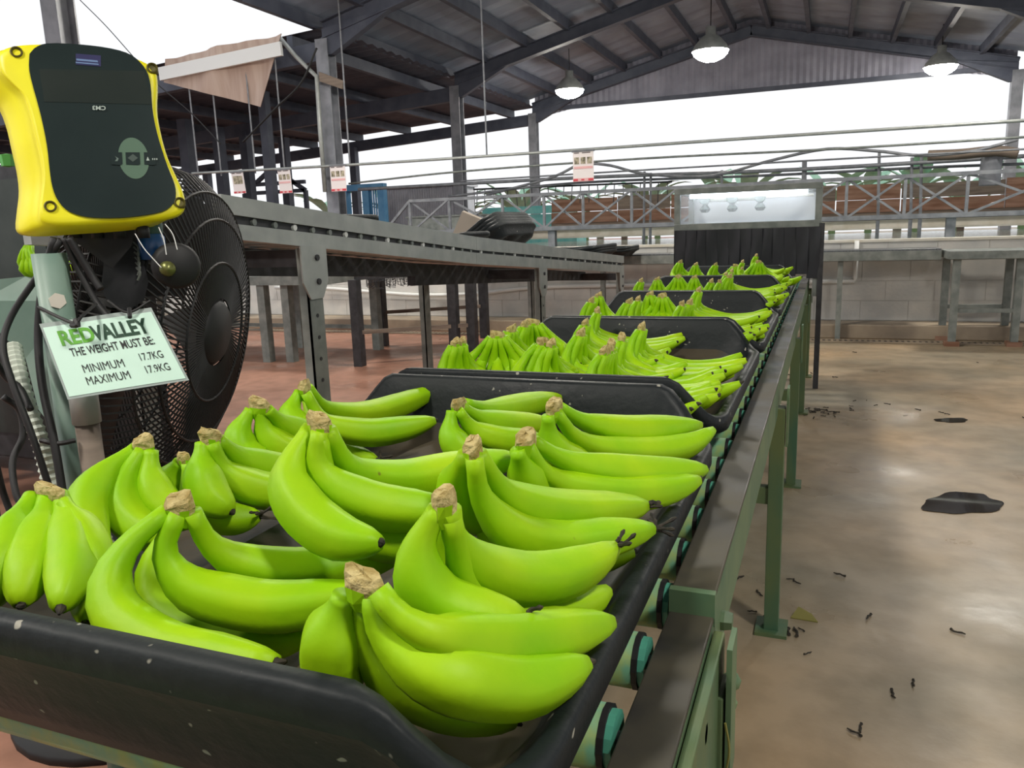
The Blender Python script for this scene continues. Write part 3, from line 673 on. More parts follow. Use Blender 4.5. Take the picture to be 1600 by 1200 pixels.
# overhead pipes
def pipe(px, Y, r, name, label, m_=M_galvdark, cat='pipe', n=24):
    pts = [atY(x, y, Y) for x, y in px]; m = MB(); m.tube(smooth_path(pts, n) if len(pts) > 2 else pts, r, 6); return tag(m.build(name, m_, smooth=True), label, cat)
pipe([(300, 271), (540, 258), (850, 238), (1200, 214), (1620, 187)], 8.5, .016, 'overhead_pipe', 'topmost long thin pipe from which the posters hang', M_galv)
pipe([(545, 287), (720, 268), (1000, 248), (1300, 233), (1620, 213)], 8.9, .012, 'overhead_pipe', 'second thin pipe down, running just under the poster pipe')
pipe([(720, 283), (1000, 266), (1300, 249), (1620, 232)], 9.1, .010, 'overhead_pipe', 'thin wire-like pipe, third down over the walkway', M_truss)
pipe([(560, 296), (900, 278), (1200, 267), (1440, 254), (1600, 244)], 9.8, .022, 'overhead_pipe', 'thicker dark irrigation pipe with drippers over the rusty trough', M_truss)
pipe([(700, 307), (900, 286), (1200, 274), (1440, 262), (1600, 256)], 9.9, .016, 'overhead_pipe', 'lowest dark pipe of the overhead bundle above the railing', M_truss)
pipe([(760, 305), (860, 278), (905, 258), (950, 258), (1010, 272), (1110, 275), (1200, 252), (1290, 233), (1370, 236), (1440, 243), (1520, 236), (1590, 218)], 9.3, .016, 'hanging_hose', 'grey hose looping between the overhead pipes', M_truss, 'hose', 50)
pipe([(1450, 243), (1500, 241), (1555, 236), (1590, 240)], 9.6, .055, 'rusted_pipe', 'thick weathered pipe meeting the right end column', M_wood)
pipe([(1552, 240), (1548, 262), (1546, 290)], 9.7, .10, 'bent_duct', 'stubby grey downpipe next to the right end column', M_column)
t = thing('drip_line', 'black drip line with hanging drippers over the rusty trough', 'drip line', (-1.5, 9.95, 1.4))
m = MB(); a, b = atY(740, 296, 9.95), atY(1050, 284, 9.95); m.tube([a, b], .012, 6); m.build('line', M_blacksteel, t)
for i in range(24):
    p = a.lerp(b, (i + .5)/24); m = MB(); m.tube([p, p - V(random.uniform(-.02, .02), 0, random.uniform(.10, .26))], .006, 5); m.build('dripper', M_blacksteel, t)
for px_, y0_, y1_ in ((1007, 268, 300), (1017, 270, 300), (1128, 266, 290), (1257, 252, 285), (1374, 235, 288), (1425, 246, 290), (1440, 240, 290)):
    p, q = atY(px_, y0_, 9.85), atY(px_ - 1, y1_ + 30, 9.85); m = MB(); m.tube([p, V(q.x, q.y, 1.0)], .028 if px_ == 1257 else .016, 6)
    o = m.build('pipe_stand', M_truss); tag(o, 'slim grey stand holding the overhead pipes behind the walkway', 'post', 'pipe stands behind the walkway')
    o2 = MB(); o2.tube([V(q.x, q.y, 0), V(q.x, q.y, 1.0)], .02, 6); o2.build('base_tube', M_truss, o)
# posters
def poster(px, py, wpx, hpx, label, kind, lean=0):
    w_ = wpx*8.45/F*1.02; h_ = hpx*8.45/F*1.0; p = atY(px, py, 8.46)
    t = thing('poster', label, 'poster', (p.x, 8.46, p.z - h_), 'printed instruction posters on the pipe')
    X = lambda u, v: p + V((u - .5)*w_ + lean*v*h_, 0, -v*h_)
    def quad(u0, v0, u1, v1, d, nm, mt): m = MB(); m.prism([X(u0, v0) + V(0, -d, 0), X(u0, v1) + V(0, -d, 0), X(u1, v1) + V(0, -d, 0), X(u1, v0) + V(0, -d, 0)], (0, .003, 0)); m.build(nm, mt, t)
    sheet = mat('poster_white', (.85, .78, .77), rough=.5); pink = mat('poster_pink', (.80, .45, .45), rough=.5); red = mat('poster_red', (.62, .05, .07), rough=.5); pic = mat('poster_photo', (.10, .09, .05), (.55, .48, .35), rough=.5, scale=30)
    quad(0, 0, 1, 1, 0, 'sheet', sheet)
    if kind: quad(.12, .18, .88, .55, .0035, 'photo', pic)
    else:
        for k in range(3): quad(.07 + k*.31, .2, .30 + k*.31, .42, .0035, 'photo', pic)
        quad(.05, .5, .95, .58, .0035, 'text_band', pink)
    quad(.06, .04, .3, .07, .0035, 'heading', mat('poster_ink', (.15, .12, .12))); quad(.45, .04, .85, .07, .0035, 'heading', mat('poster_ink', (.15, .12, .12)))
    quad(.0, .89, 1, 1, .0035, 'footer_band', pink); quad(.02, .91, .24, .98, .006, 'footer_block', red); quad(.74, .91, .98, .98, .006, 'footer_block', red); quad(.4, .92, .55, .97, .006, 'footer_block', red)
    m = MB(); m.tube([X(-.05, -.01), X(1.05, -.01)], .012, 6); m.build('hanger_rod', M_truss, t)
poster(370, 269, 27, 39, 'poster with one large photo, hanging over the left steel table', 1, .08)
poster(443, 265, 27, 42, 'poster with three small photos, next to the one-photo poster', 0, .04)
poster(527, 259, 31, 44, 'poster with three small photos hanging in front of the left steel column', 0)
poster(911, 236, 33, 46, 'poster with three small photos hanging alone against the white sky', 0)
for px_ in (306, 342, 396, 442, 545, 757):
    p = atY(px_, 245 if px_ < 600 else 160, 8.52); m = MB(); m.tube([V(p.x, 8.53, 1.8), V(p.x, 8.53, roofz(p.x) + .3 if p.x > XL else 3.2)], .010, 6)
    tag(m.build('hanger_tube', M_truss), 'thin vertical hanger tube holding up the poster pipe', 'tube', 'hanger tubes of the poster pipe')

# ================================================================== GRAVITY ROLLER TABLE ON THE LEFT
TX = -1.4
gt = thing('gravity_table', 'galvanised gravity roller table sloping down beside the crates', 'table', (TX - .35, 3.6, 0))
T = [atX(345, 303, TX), atX(744, 370, TX), atX(975, 400, TX)]; Bm = [atX(345, 333, TX), atX(744, 391, TX), atX(975, 411, TX)]
Lt = [atX(345, 347, TX), atX(744, 395, TX), atX(975, 415, TX)]; Lb = [atX(345, 372, TX), atX(744, 413, TX), atX(975, 426, TX)]
for dx in (0, -.70):
    for i in (0, 1):
        for nm, A, B, mt, o_ in (('side_plate', T, Bm, M_galv, 0), ('lower_channel', Lt, Lb, M_galvdark if 0 else M_galv, 0)):
            m = MB(); x = TX + dx; a0, a1, b0, b1 = A[i], A[i+1], B[i], B[i+1]
            m.prism([(x, a0.y + (.002 if i else 0), a0.z), (x, a1.y, a1.z), (x, a1.y, b1.z), (x, a0.y + (.002 if i else 0), b0.z)], (-.03 if dx == 0 else .03, 0, 0)); o = m.build(nm, mt, gt)
        m = MB(); x = TX + dx - .012 if dx == 0 else TX + dx + .012
        m.prism([(x, Bm[i].y, Bm[i].z), (x, Bm[i+1].y, Bm[i+1].z), (x, Bm[i+1].y, Lt[i+1].z), (x, Bm[i].y, Lt[i].z)], (-.01, 0, 0)); m.build('roller_track', M_blacksteel, gt)
        if dx == 0:
            for k in range(18 if i == 0 else 20):
                u = (k + .5)/(18 if i == 0 else 20); y = Bm[i].y + (Bm[i+1].y - Bm[i].y)*u; z = ((Bm[i].z + (Bm[i+1].z - Bm[i].z)*u) + (Lt[i].z + (Lt[i+1].z - Lt[i].z)*u))/2
                m = MB(); m.tube([(TX - .012, y, z), (TX - .004, y, z)], .009, 8); m.build('axle_end', M_galvdark if k % 3 else M_white, gt)
def tz(y):
    for A, B in ((T[0], T[1]), (T[1], T[2])):
        if y <= B.y: return A.z + (B.z - A.z)*(y - A.y)/(B.y - A.y)
    return T[2].z
def bz(y):
    for A, B in ((Lb[0], Lb[1]), (Lb[1], Lb[2])):
        if y <= B.y: return A.z + (B.z - A.z)*(y - A.y)/(B.y - A.y)
    return Lb[2].z
y = T[0].y + .08
while y < T[2].y - .03:
    m = MB(); z = tz(y) - .075; m.tube([(TX - .05, y, z), (TX - .65, y, z)], .024, 10); m.build('roller', M_galv, gt, smooth=True); y += .105
for yl in (atX(490, 420, TX).y, atX(848, 440, TX).y, atX(971, 430, TX).y):
    for dx in (0, -.70):
        x = TX + dx; zt_ = bz(yl)
        m = MB(); m.box((x - .032, yl - .035, 0), (x, yl - .031, zt_)); m.box((x - .006, yl - .035, 0), (x, yl + .035, zt_)); m.box((x - .032, yl - .05, 0), (x + .03, yl + .05, .006)); o = m.build('leg', M_galvdark, gt)
        if dx == 0:
            m = MB(); h = zt_; s = 1.0
            m.prism([(TX + .001, yl - .062, h + .005), (TX + .001, yl + .062, h + .005), (TX + .001, yl + .062, h - .10), (TX + .001, yl + .03, h - .15), (TX + .001, yl - .03, h - .15), (TX + .001, yl - .062, h - .10)], (.005, 0, 0)); m.build('bracket_plate', M_galv, o)
            m = MB()
            for k in range(9): zz = h - .2 - k*.065; m.tube([(TX + .0005, yl, zz), (TX + .002, yl, zz)], .006, 8)
            for zz in (h - .03, h - .1): m.tube([(TX + .005, yl + .01, zz), (TX + .012, yl + .01, zz)], .009, 8)
            m.build('bolt_holes', M_blacksteel, o)
    m = MB(); m.bar((TX - .02, yl, bz(yl) - .03), (TX - .68, yl, bz(yl) - .03), .04, .05); m.build('cross_beam', M_blacksteel, gt)
# dark under-frame of the gravity table
m = MB()
for i in (0, 1): m.prism([(TX - .30, Lb[i].y, Lb[i].z + .01), (TX - .30, Lb[i+1].y, Lb[i+1].z + .01), (TX - .30, Lb[i+1].y, Lb[i+1].z - .05), (TX - .30, Lb[i].y, Lb[i].z - .09)], (-.04, 0, 0))
m.build('under_beam', M_blacksteel, gt)

# moulded trays lying on the table
ts = MB(); crate_mesh(ts, W=.42, L=.30, H=.085, low=.075, lobes=3, n=5)
tray0 = None
def tray(y, dx, dz, rz, rx, label, ry=0, sc=1, grp='empty black trays on the gravity table'):
    global tray0
    if tray0 is None: o = ts.build('moulded_tray', [M_crate, M_dirt], smooth=True); tray0 = o
    else: o = tray0.copy(); COL.objects.link(o)
    sl = math.atan2(tz(y + .1) - tz(y - .1), .2)
    o.location = (TX - .33 + dx, y, tz(y) - .045 + dz); o.rotation_euler = (sl + rx, ry, rz); o.scale = sc if isinstance(sc, tuple) else (sc,)*3; tag(o, label, 'tray', grp); return o
q = math.pi/2
for k in range(4): tray(atX(808, 378, TX - .3).y, -.02 - k*.012, .075 + k*.016, q, -.55, 'black three-pocket tray in the tilted stack on the sloping table', sc=(1.75, .85, 1.0))
tray(atX(690, 360, TX - .3).y, 0, .004, q, 0, 'single black tray lying low on the table above the tilted stack', sc=(1.0, 1.5, .8))
for k in range(3): tray(atX(912, 392, TX - .3).y, 0, .004 + k*.018, q, 0, 'black tray in the low stack near the table foot', sc=(1.9, 1.5, 1.0))
for k in range(2): tray(atX(960, 397, TX - .3).y, 0, .004 + k*.018, q, 0, 'black tray in the last stack at the table end', sc=(1.3, 1.4, .9))
tray(atX(500, 328, TX - .3).y, 0, .004, q, 0, 'black tray at the high end of the table below the posters', sc=(.95, 1.3, .7))
p = atX(728, 352, TX - .55); m = MB(); m.prism([p + V(-.09, 0, -.05), p + V(.05, 0, -.09), p + V(.09, .02, .03), p + V(-.03, .02, .08)], (.01, .01, .004)); tag(m.build('cardboard_flap', mat('cardboard', (.42, .36, .30), rough=.8)), 'torn grey-brown cardboard flap leaning behind the tilted tray stack', 'cardboard')

# ================================================================== TABLES AND POSTS FURTHER LEFT
t = thing('packing_table', 'low grey packing table under the sloping roller table', 'table', (-3.9, 5.3, 0))
zt_ = atY(480, 430, 5.2).z
m = MB(); m.box((-5.4, 5.1, zt_ - .07), (-3.55, 6.0, zt_)); m.build('tabletop', M_galvdark, t)
for x, y in ((-4.18, 5.16), (-3.98, 5.2), (-5.3, 5.16), (-3.6, 5.9), (-5.3, 5.9), (-4.4, 5.9)):
    m = MB(); m.box((x - .035, y - .035, 0), (x + .035, y + .035, zt_ - .07)); m.build('leg', M_galvdark, t)
m = MB(); m.bar((-5.3, 5.9, .2), (-3.6, 5.9, .2), .03, .03); m.build('stretcher', M_galvdark, t)
t = thing('work_bench', 'dark steel bench frame standing between the roller table and the block wall', 'bench', (-2.9, 5.8, 0))
zt_ = .66
for px_, py_ in ((563, 572), (712, 560), (740, 558), (758, 528), (600, 540)):
    p = atZ(px_, py_, 0); m = MB(); m.box((p.x - .035, p.y - .035, 0), (p.x + .035, p.y + .035, zt_)); m.build('leg', M_blacksteel, t)
m = MB(); a = atZ(563, 572, 0); b = atZ(740, 558, 0); c = atZ(758, 528, 0); d = atZ(600, 540, 0)
for e_ in (a, b, c, d): e_.z = zt_
m.prism([a, b, c, d], (0, 0, .06)); m.build('top_frame', M_blacksteel, t)
m = MB(); m.bar((a.x, a.y, .26), (b.x, b.y, .26), .03, .03); m.build('stretcher', M_wood, t)
m = MB(); m.bar((d.x, d.y, .3), (c.x, c.y, .3), .03, .03); m.build('stretcher', M_wood, t)
m = MB()
random.seed(5)
for k in range(60):
    p = a.lerp(b, .1 + .5*k/60); q_ = V(p.x, p.y, zt_ - random.uniform(.01, .07)); m.tube([V(p.x, p.y, zt_), q_, q_ + V(random.uniform(-.05, .05), 0, random.uniform(-.02, .02))], .003, 4)
m.build('hanging_net', M_blacksteel, t, kind='stuff')
t = thing('packing_table', 'dark loaded table with bananas behind the weighing scale post', 'table', (-2.6, 1.6, 0))
zt_ = .87
m = MB(); m.box((-3.4, 1.35, zt_ - .05), (-2.12, 2.1, zt_)); m.build('tabletop', M_galvdark, t)
for x, y in ((-3.35, 1.4), (-2.17, 1.4), (-3.35, 2.05), (-2.17, 2.05)):
    m = MB(); m.box((x - .03, y - .03, 0), (x + .03, y + .03, zt_ - .05)); m.build('leg', M_blacksteel, t)
mc = thing('machine_cabinet', 'dark machine cabinet standing behind the yellow weighing indicator', 'machine', (-3.45, 2.5, 0))
m = MB(); m.box((-4.05, 2.3, .08), (-2.85, 2.7, 1.32)); m.build('body', M_blacksteel, mc, bevel=.01)
for x in (-4.0, -2.95):
    for y in (2.34, 2.6): m = MB(); m.box((x, y, 0), (x + .06, y + .06, .08)); m.build('foot', M_blacksteel, mc)
for x in (-4.02, -3.44):
    m = MB(); m.box((x, 2.285, .2), (x + .55, 2.3, 1.26)); o = m.build('door', mat('dark_green_steel', (.012, .022, .018), (.03, .04, .035), rough=.5), mc); m = MB(); m.box((x + .48, 2.27, .7), (x + .50, 2.285, .85)); m.build('handle', M_galvdark, o)
for i, (x, y, rz) in enumerate(((-2.3, 1.5, 200), (-2.55, 1.7, -30), (-2.42, 1.85, 80), (-2.8, 1.5, 10))):
    copy_tree(temps[3], V(x, y, zt_ + .001), rot=(0, 0, math.radians(rz)), label='hand of bananas lying on the dark table behind the scale post', group='bananas on the table behind the scale')

# ================================================================== SCALE POST, INDICATOR, SIGN, CABLES
SD = 1.2
def sp(x, y, d=SD): return atD(x, y, d)
sc = thing('scale_post', 'grey-green steel scale post with bracket, conduit and cables beside the crate', 'scale post', (sp(100, 740).x, sp(100, 740).y, 0))
def down(p): return V(p.x, p.y, 0)
top, bot = sp(92, 372, 1.22), sp(112, 700, 1.22)
pole_x, pole_y = sp(106, 600, 1.22).x, sp(106, 600, 1.22).y; top = atY(106, 395, pole_y)
m = MB(); m.tube([(pole_x, pole_y, .0), (pole_x, pole_y, top.z)], .024, 14); m.build('pole', M_colgreen, sc, smooth=True)
m = MB(); m.box((pole_x - .09, pole_y - .09, 0), (pole_x + .09, pole_y + .09, .012)); m.build('base_plate', M_colgreen, sc)
a = sp(132, 632, 1.17); m = MB(); m.tube([(a.x, a.y, a.z - .028), (a.x, a.y, a.z + .05)], .020, 12); m.build('sleeve', M_galv, sc, smooth=True)
m = MB(); m.tube([(a.x, a.y, 0), (a.x, a.y, a.z - .026)], .017, 12); m.build('inner_tube', M_wood, sc, smooth=True)
m = MB(); m.prism([sp(0, 436, 1.27), sp(40, 432, 1.27), sp(78, 440, 1.25), sp(112, 470, 1.24), sp(122, 540, 1.24), sp(100, 690, 1.24), sp(60, 640, 1.26), sp(40, 560, 1.27), sp(0, 520, 1.27), sp(-30, 470, 1.27)], ray(60, 540)/F*.012); m.build('bracket_plate', M_colgreen, sc)
m = MB(); c_ = sp(90, 470, 1.185); m.lathe(c_, -ray(90, 470), [(0, .012), (.012, .012), (.013, 0), (.013, -.02)], 6); m.build('bolt', M_cream, sc)
cond = smooth_path([sp(20, 540, 1.22), sp(28, 580, 1.2), sp(45, 640, 1.19), sp(66, 700, 1.19), sp(80, 760, 1.2)], 46)
m = MB(); m.tube(cond, [.0135 if i % 2 else .0108 for i in range(len(cond))], 10); m.build('conduit', M_conduit, sc)
for path, r in (([(95, 375), (60, 430), (20, 490), (5, 540), (20, 600), (50, 680), (80, 770)], .005), ([(85, 372), (68, 440), (60, 520), (66, 600), (85, 690), (100, 780)], .006), ([(100, 372), (122, 420), (150, 470), (175, 500)], .005), ([(108, 372), (140, 425), (158, 452)], .006),
                ([(5, 620), (30, 640), (36, 680), (20, 720), (25, 770), (40, 800)], .005), ([(-10, 560), (10, 590), (30, 605), (48, 640)], .005), ([(-5, 730), (5, 770), (20, 810)], .005)):
    m = MB(); m.tube(smooth_path([sp(x, y, 1.165 + .02*math.sin(i)) for i, (x, y) in enumerate(path)], 26), r, 7); m.build('cable', M_rubber, sc, smooth=True)
m = MB(); m.tube(smooth_path([sp(64, 688, 1.16), sp(90, 693, 1.15), sp(118, 688, 1.16)], 8), .004, 6); m.build('cable_tie', M_rubber, sc)
m = MB(); m.prism([sp(20, 612, 1.3), sp(60, 606, 1.3), sp(62, 650, 1.3), sp(22, 648, 1.3)], ray(40, 630)/F*.05); m.build('junction_box', M_rubber, sc)
# indicator
ind = thing('weighing_indicator', 'yellow rubber-framed weighing indicator with dark curved display panel', 'scale display', tuple(sp(140, 350)))
fr = (ray(140, 210)/F)
def outline(pts): return [(x/3.2, y/3.2) for x, y in pts]
front = outline([(-20,262),(20,232),(100,215),(230,210),(350,212),(520,235),(660,275),(740,310),(778,345),(788,420),(785,540),(800,640),(835,770),(880,870),(915,950),(925,1005),(912,1055),(850,1085),(700,1105),(500,1118),(330,1128),(230,1122),(190,1090),(195,1000),(205,900),(195,800),(170,690),(140,560),(100,460),(40,400),(-10,340)])
def spath(pts, n):
    P = smooth_path([V(x, y, 0) for x, y in pts + [pts[0]]], n); return [(p.x, p.y) for p in P[:-1]]
front = spath(front, 90)
_q = lambda x, y: atD(x, y, SD*(1 + (x - 140)*.00028 - (y - 210)*.00012))
_P0 = atD(140, 208, SD); _N = (_q(140, 300) - _q(140, 110)).cross(_q(240, 208) - _q(40, 208)).normalized()
def pl(x, y, d):               # indicator plane: leans back at the top, turned a little to the left
    r_ = ray(x, y); return EYE + r_*((_P0 - EYE).dot(_N)/r_.dot(_N))
cxp, cyp = 140, 208
n = len(front); m = MB(); vs = []; fs = []
nrm = (pl(140, 260, SD) - pl(140, 160, SD)).cross(pl(200, 210, SD) - pl(100, 210, SD)).normalized()
if nrm.dot(fr) < 0: nrm = -nrm     # pointing away from the camera
LEFT = (pl(0, 210, SD) - pl(200, 210, SD)).normalized()
back = nrm*.045 + LEFT*.040 + V(0, 0, -.004)
rings = [(.90, -.0005), (.95, 0), (.985, .003), (1, .010), (1, .3), (1, .75), (.97, .97), (.90, 1.0)]
for s, dd in rings:
    for x, y in front:
        p = pl(cxp + (x - cxp)*s, cyp + (y - cyp)*s, SD); vs.append(p + (nrm*dd if dd < .05 else back*dd))
for i in range(len(rings) - 1):
    for j in range(n): k = (j+1) % n; fs.append((i*n + j, i*n + k, (i+1)*n + k, (i+1)*n + j))
fs.append(tuple(range(n))[::-1]); fs.append(tuple(range((len(rings)-1)*n, len(rings)*n)))
m.add(vs, fs); hs = m.build('housing', M_yellow, ind, smooth=True)
fc = spath(outline([(150,275),(185,240),(250,222),(400,228),(540,245),(640,272),(700,315),(738,370),(755,440),(762,540),(775,620),(800,720),(840,840),(872,920),(880,975),(868,1020),(820,1058),(720,1080),(600,1092),(480,1092),(400,1080),(330,1050),(285,995),(262,930),(250,850),(238,740),(215,620),(190,520),(165,430),(148,350)]), 80)
m = MB(); m.prism([pl(x, y, SD) - nrm*.0035 for x, y in fc], nrm*.004); m.build('display_panel', M_face, ind)
def decal(pts, d, nm, mt, parent=ind): m = MB(); m.prism([pl(x, y, SD) - nrm*d for x, y in pts], nrm*.0004); return m.build(nm, mt, parent)
circ = [(209 + 24*math.cos(a)*1.0 - 3*math.sin(a)*-.5, 249 + 32*math.sin(a) + 3*math.cos(a)) for a in [2*math.pi*i/40 for i in range(40)]]
decal(circ, .0042, 'keypad_disc', mat('keypad_green', (.09, .16, .11), rough=.35))
for cx_, w_ in ((182, 9), (207.5, 11), (234, 9)):
    decal([(cx_ - w_, 240), (cx_ + w_, 240), (cx_ + w_ + 1, 258), (cx_ + w_ - 2, 260), (cx_ - w_ + 1, 259)], .0048, 'key', M_face)
ink = mat('pale_print', (.42, .50, .46), rough=.5)
decal([(180, 246), (183, 250), (180, 254), (184, 254), (186, 250)], .0053, 'key_symbol', mat('faint_print', (.12, .17, .15)))
decal([(200, 249), (208, 243), (216, 249), (208, 255)], .0053, 'key_symbol', mat('faint_print2', (.045, .07, .06)))
decal([(229, 253), (231, 247), (234, 253)], .0053, 'key_symbol', ink)
for i in range(3): decal([(238 + i*3.2, 249.5), (239.6 + i*3.2, 249.5), (239.8 + i*3.2, 252), (238.2 + i*3.2, 252)], .0053, 'key_symbol', ink)
decal([(119, 86), (158, 89), (158, 106), (119, 103)], .0042, 'badge', mat('badge_blue', (.02, .02, .09), rough=.4))
decal([(120, 94), (153, 97), (154, 100), (120, 97)], .0047, 'badge_text_line', mat('badge_print', (.12, .20, .38))); decal([(119, 99), (154, 102), (155, 104), (119, 101)], .0047, 'badge_text_line', mat('badge_print', (.12, .2, .38)))
decal([(62, 110), (225, 113), (238, 165), (70, 161)], .0040, 'lcd_window', mat('lcd_grey', (.022, .030, .027), (.03, .038, .034), rough=.2))
o_ = pl(166, 168.5, SD) - nrm*.0055; ux = (pl(146, 168, SD) - pl(166, 168.5, SD)); ux = ux/ux.length; uy = (pl(166, 176, SD) - pl(166, 168.5, SD)); uy = uy/uy.length
text_mesh('CM3', .0095, lambda u, v: o_ + ux*u + uy*v, 'display_lettering', ink, ind, bold=.0002)
for x, y in ((26, 82), (238, 107), (79, 323), (281, 317)):
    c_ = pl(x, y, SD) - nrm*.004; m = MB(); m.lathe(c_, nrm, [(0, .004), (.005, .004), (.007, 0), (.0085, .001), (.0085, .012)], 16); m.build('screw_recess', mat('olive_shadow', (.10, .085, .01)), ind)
m = MB(); m.prism([sp(100, 330, 1.25), sp(215, 335, 1.25), sp(205, 385, 1.25), sp(175, 420, 1.25), sp(110, 372, 1.25)], ray(150, 360)/F*.03); m.build('mount_bracket', M_rubber, ind)
for x in (115, 150, 185, 222):
    m = MB(); p = sp(x, 350, 1.235); m.tube([p, p + V(0, 0, -.022)], .0095, 10); m.build('cable_gland', M_rubber, ind, smooth=True)
m = MB(); m.lathe(sp(10, 240, 1.3), (0, 0, -1), [(0, 0), (.012, .002), (.01, .02), (0, .022)], 6); m.build('green_tag', mat('green_tag', (.10, .42, .10)), ind)
# sign
sg = thing('weight_sign', 'laminated pale green sign giving minimum and maximum weight, tied to the scale post', 'sign', tuple(sp(180, 605, 1.13)))
A, B, C_, D = sp(67, 512, 1.125), sp(236, 487, 1.125), sp(290, 591, 1.105), sp(108, 620, 1.105)
def sgp(u, v, d=0):            # u right, v down, 0..1
    p = A.lerp(B, u).lerp(D.lerp(C_, u), v); back_ = ray(180, 555)/F
    return p + back_*(.006*math.sin(math.pi*u) - d)
def sheet(name, u0, v0, u1, v1, d, mt, n=8, par=sg):
    m = MB(); vs = [sgp(u0 + (u1-u0)*i/n, v0 + (v1-v0)*j/n, d) for j in range(n+1) for i in range(n+1)]; vs += [sgp(u0 + (u1-u0)*i/n, v0 + (v1-v0)*j/n, d - .0006) for j in range(n+1) for i in range(n+1)]
    K = (n+1)**2; f = []
    for j in range(n):
        for i in range(n): a = j*(n+1) + i; f += [(a, a + n + 1, a + n + 2, a + 1), (a + K, a + 1 + K, a + n + 2 + K, a + n + 1 + K)]
    m.add(vs, f); return m.build(name, mt, par, smooth=True)
sheet('paper', 0, 0, 1, 1, .0008, M_paper)
sheet('plastic_sleeve', -.02, -.06, 1.02, 1.035, 0, mat('clear_film', (.36, .42, .40), rough=.2))
W_ = (B - A).length; H_ = (D - A).length
def sign_text(txt, u, v, h, width, mt, bold=0):
    """text starting at u with baseline v, cap height h and total width in sign fractions"""
    cu = bpy.data.curves.new('m', 'FONT'); cu.body = txt; cu.size = 1; ob = bpy.data.objects.new('m', cu); COL.objects.link(ob); bpy.context.view_layer.update(); dx = ob.dimensions.x; bpy.data.objects.remove(ob); bpy.data.curves.remove(cu)
    s = width/dx; sy = h/.69
    text_mesh(txt, 1, lambda a, b: sgp(u + a*s, v - b*sy, .0016), 'lettering', mt, sg, bold=bold)
dg = mat('print_dark_green', (.006, .05, .022)); lg = mat('print_green', (.12, .42, .03)); bk = mat('print_black', (.012, .015, .014))
sign_text('RED', .10, .285, .20, .30, lg, .035); sign_text('VALLEY', .405, .285, .205, .50, dg, .035)
sign_text('THE WEIGHT MUST BE:', .15, .46, .115, .745, bk, .012)
sign_text('MINIMUM', .195, .71, .115, .36, bk); sign_text('17.7KG', .70, .665, .105, .20, bk); sign_text('MAXIMUM', .185, .885, .115, .375, bk); sign_text('17.9KG', .70, .85, .105, .205, bk)
m = MB(); m.tube(smooth_path([sp(60, 480, 1.18), sp(95, 497, 1.12), sp(118, 505, 1.1), sp(128, 494, 1.1), sp(150, 475, 1.14)], 16), .0025, 6); m.tube(smooth_path([sp(118, 500, 1.1), sp(122, 508, 1.095), sp(112, 508, 1.1)], 6), .004, 6); m.build('tie_cord', M_rubber, sg)
m = MB(); m.tube(smooth_path([sp(168, 470, 1.12), sp(200, 488, 1.12), sp(235, 470, 1.13)], 10), .002, 6); m.tube([sp(202, 482, 1.11), sp(203, 496, 1.1)], .003, 6); m.build('tie_cord', M_rubber, sg)

# ================================================================== FAN
fcn = atD(252, 507, 1.6); Rf = .312
ax = (V(.93, .34, -.17)).normalized()
fn = thing('pedestal_fan', 'large black wire-caged pedestal fan standing behind the scale post', 'fan', (fcn.x - .06, fcn.y + .05, 0))
u_ = ax.cross(V(0, 0, 1)).normalized(); v_ = ax.cross(u_)
u2 = (u_*math.cos(.12) + v_*math.sin(.12)); v2 = ax.cross(u2)
def fp(rad, ang, h): return fcn + ax*h + (u2*math.cos(ang) + v2*math.sin(ang))*rad
m = MB()
for k in range(120):
    a = 2*math.pi*k/120
    for s in (1, -1): m.tube([fp(r_*Rf, a + .35*(1 - r_), s*h_) for r_, h_ in ((.22, .115), (.45, .112), (.70, .10), (.88, .075), (.97, .04), (1, 0))], .0021, 4, cap=False)
for r_, h_ in ((.45, .113), (.72, .099), (.88, .076), (1.0, 0)):
    for s in (1, -1): m.tube([fp(r_*Rf, 2*math.pi*j/48, s*h_) for j in range(49)], .0028, 5, cap=False)
m.build('wire_cage', M_rubber, fn)
m = MB(); m.lathe(fcn, ax, [(0, .125), (.055, .123), (.068, .112), (.068, .10)], 24); m.build('badge_disc', M_rubber, fn, smooth=True)
m = MB(); m.lathe(fcn - ax*.10, -ax, [(.07, -.03), (.075, 0), (.075, .13), (.05, .17), (0, .172)], 20); m.build('motor', M_rubber, fn, smooth=True)
for k in range(3):
    a0 = 2*math.pi*k/3; m = MB(); vs = []
    for i in range(7):
        r_ = .06 + .215*i/6
        for j in range(7): t_ = j/6; an = a0 + (.95 + .25*(i/6))*t_ - .2*(i/6); vs.append(fp(r_, an, .035 - .07*t_))
    m.add(vs, [(i*7 + j, i*7 + j + 1, i*7 + j + 8, i*7 + j + 7) for i in range(6) for j in range(6)]); m.build('blade', M_rubber, fn, smooth=True)
m = MB(); b_ = fcn - ax*.16; m.tube([(b_.x, b_.y, .02), (b_.x, b_.y, b_.z)], .022, 12); m.build('stand_tube', M_rubber, fn)
m = MB(); m.lathe((b_.x, b_.y, 0), (0, 0, 1), [(.0, .0), (.24, 0), (.24, .02), (.05, .05), (0, .052)], 28); m.build('base', M_rubber, fn, smooth=True)
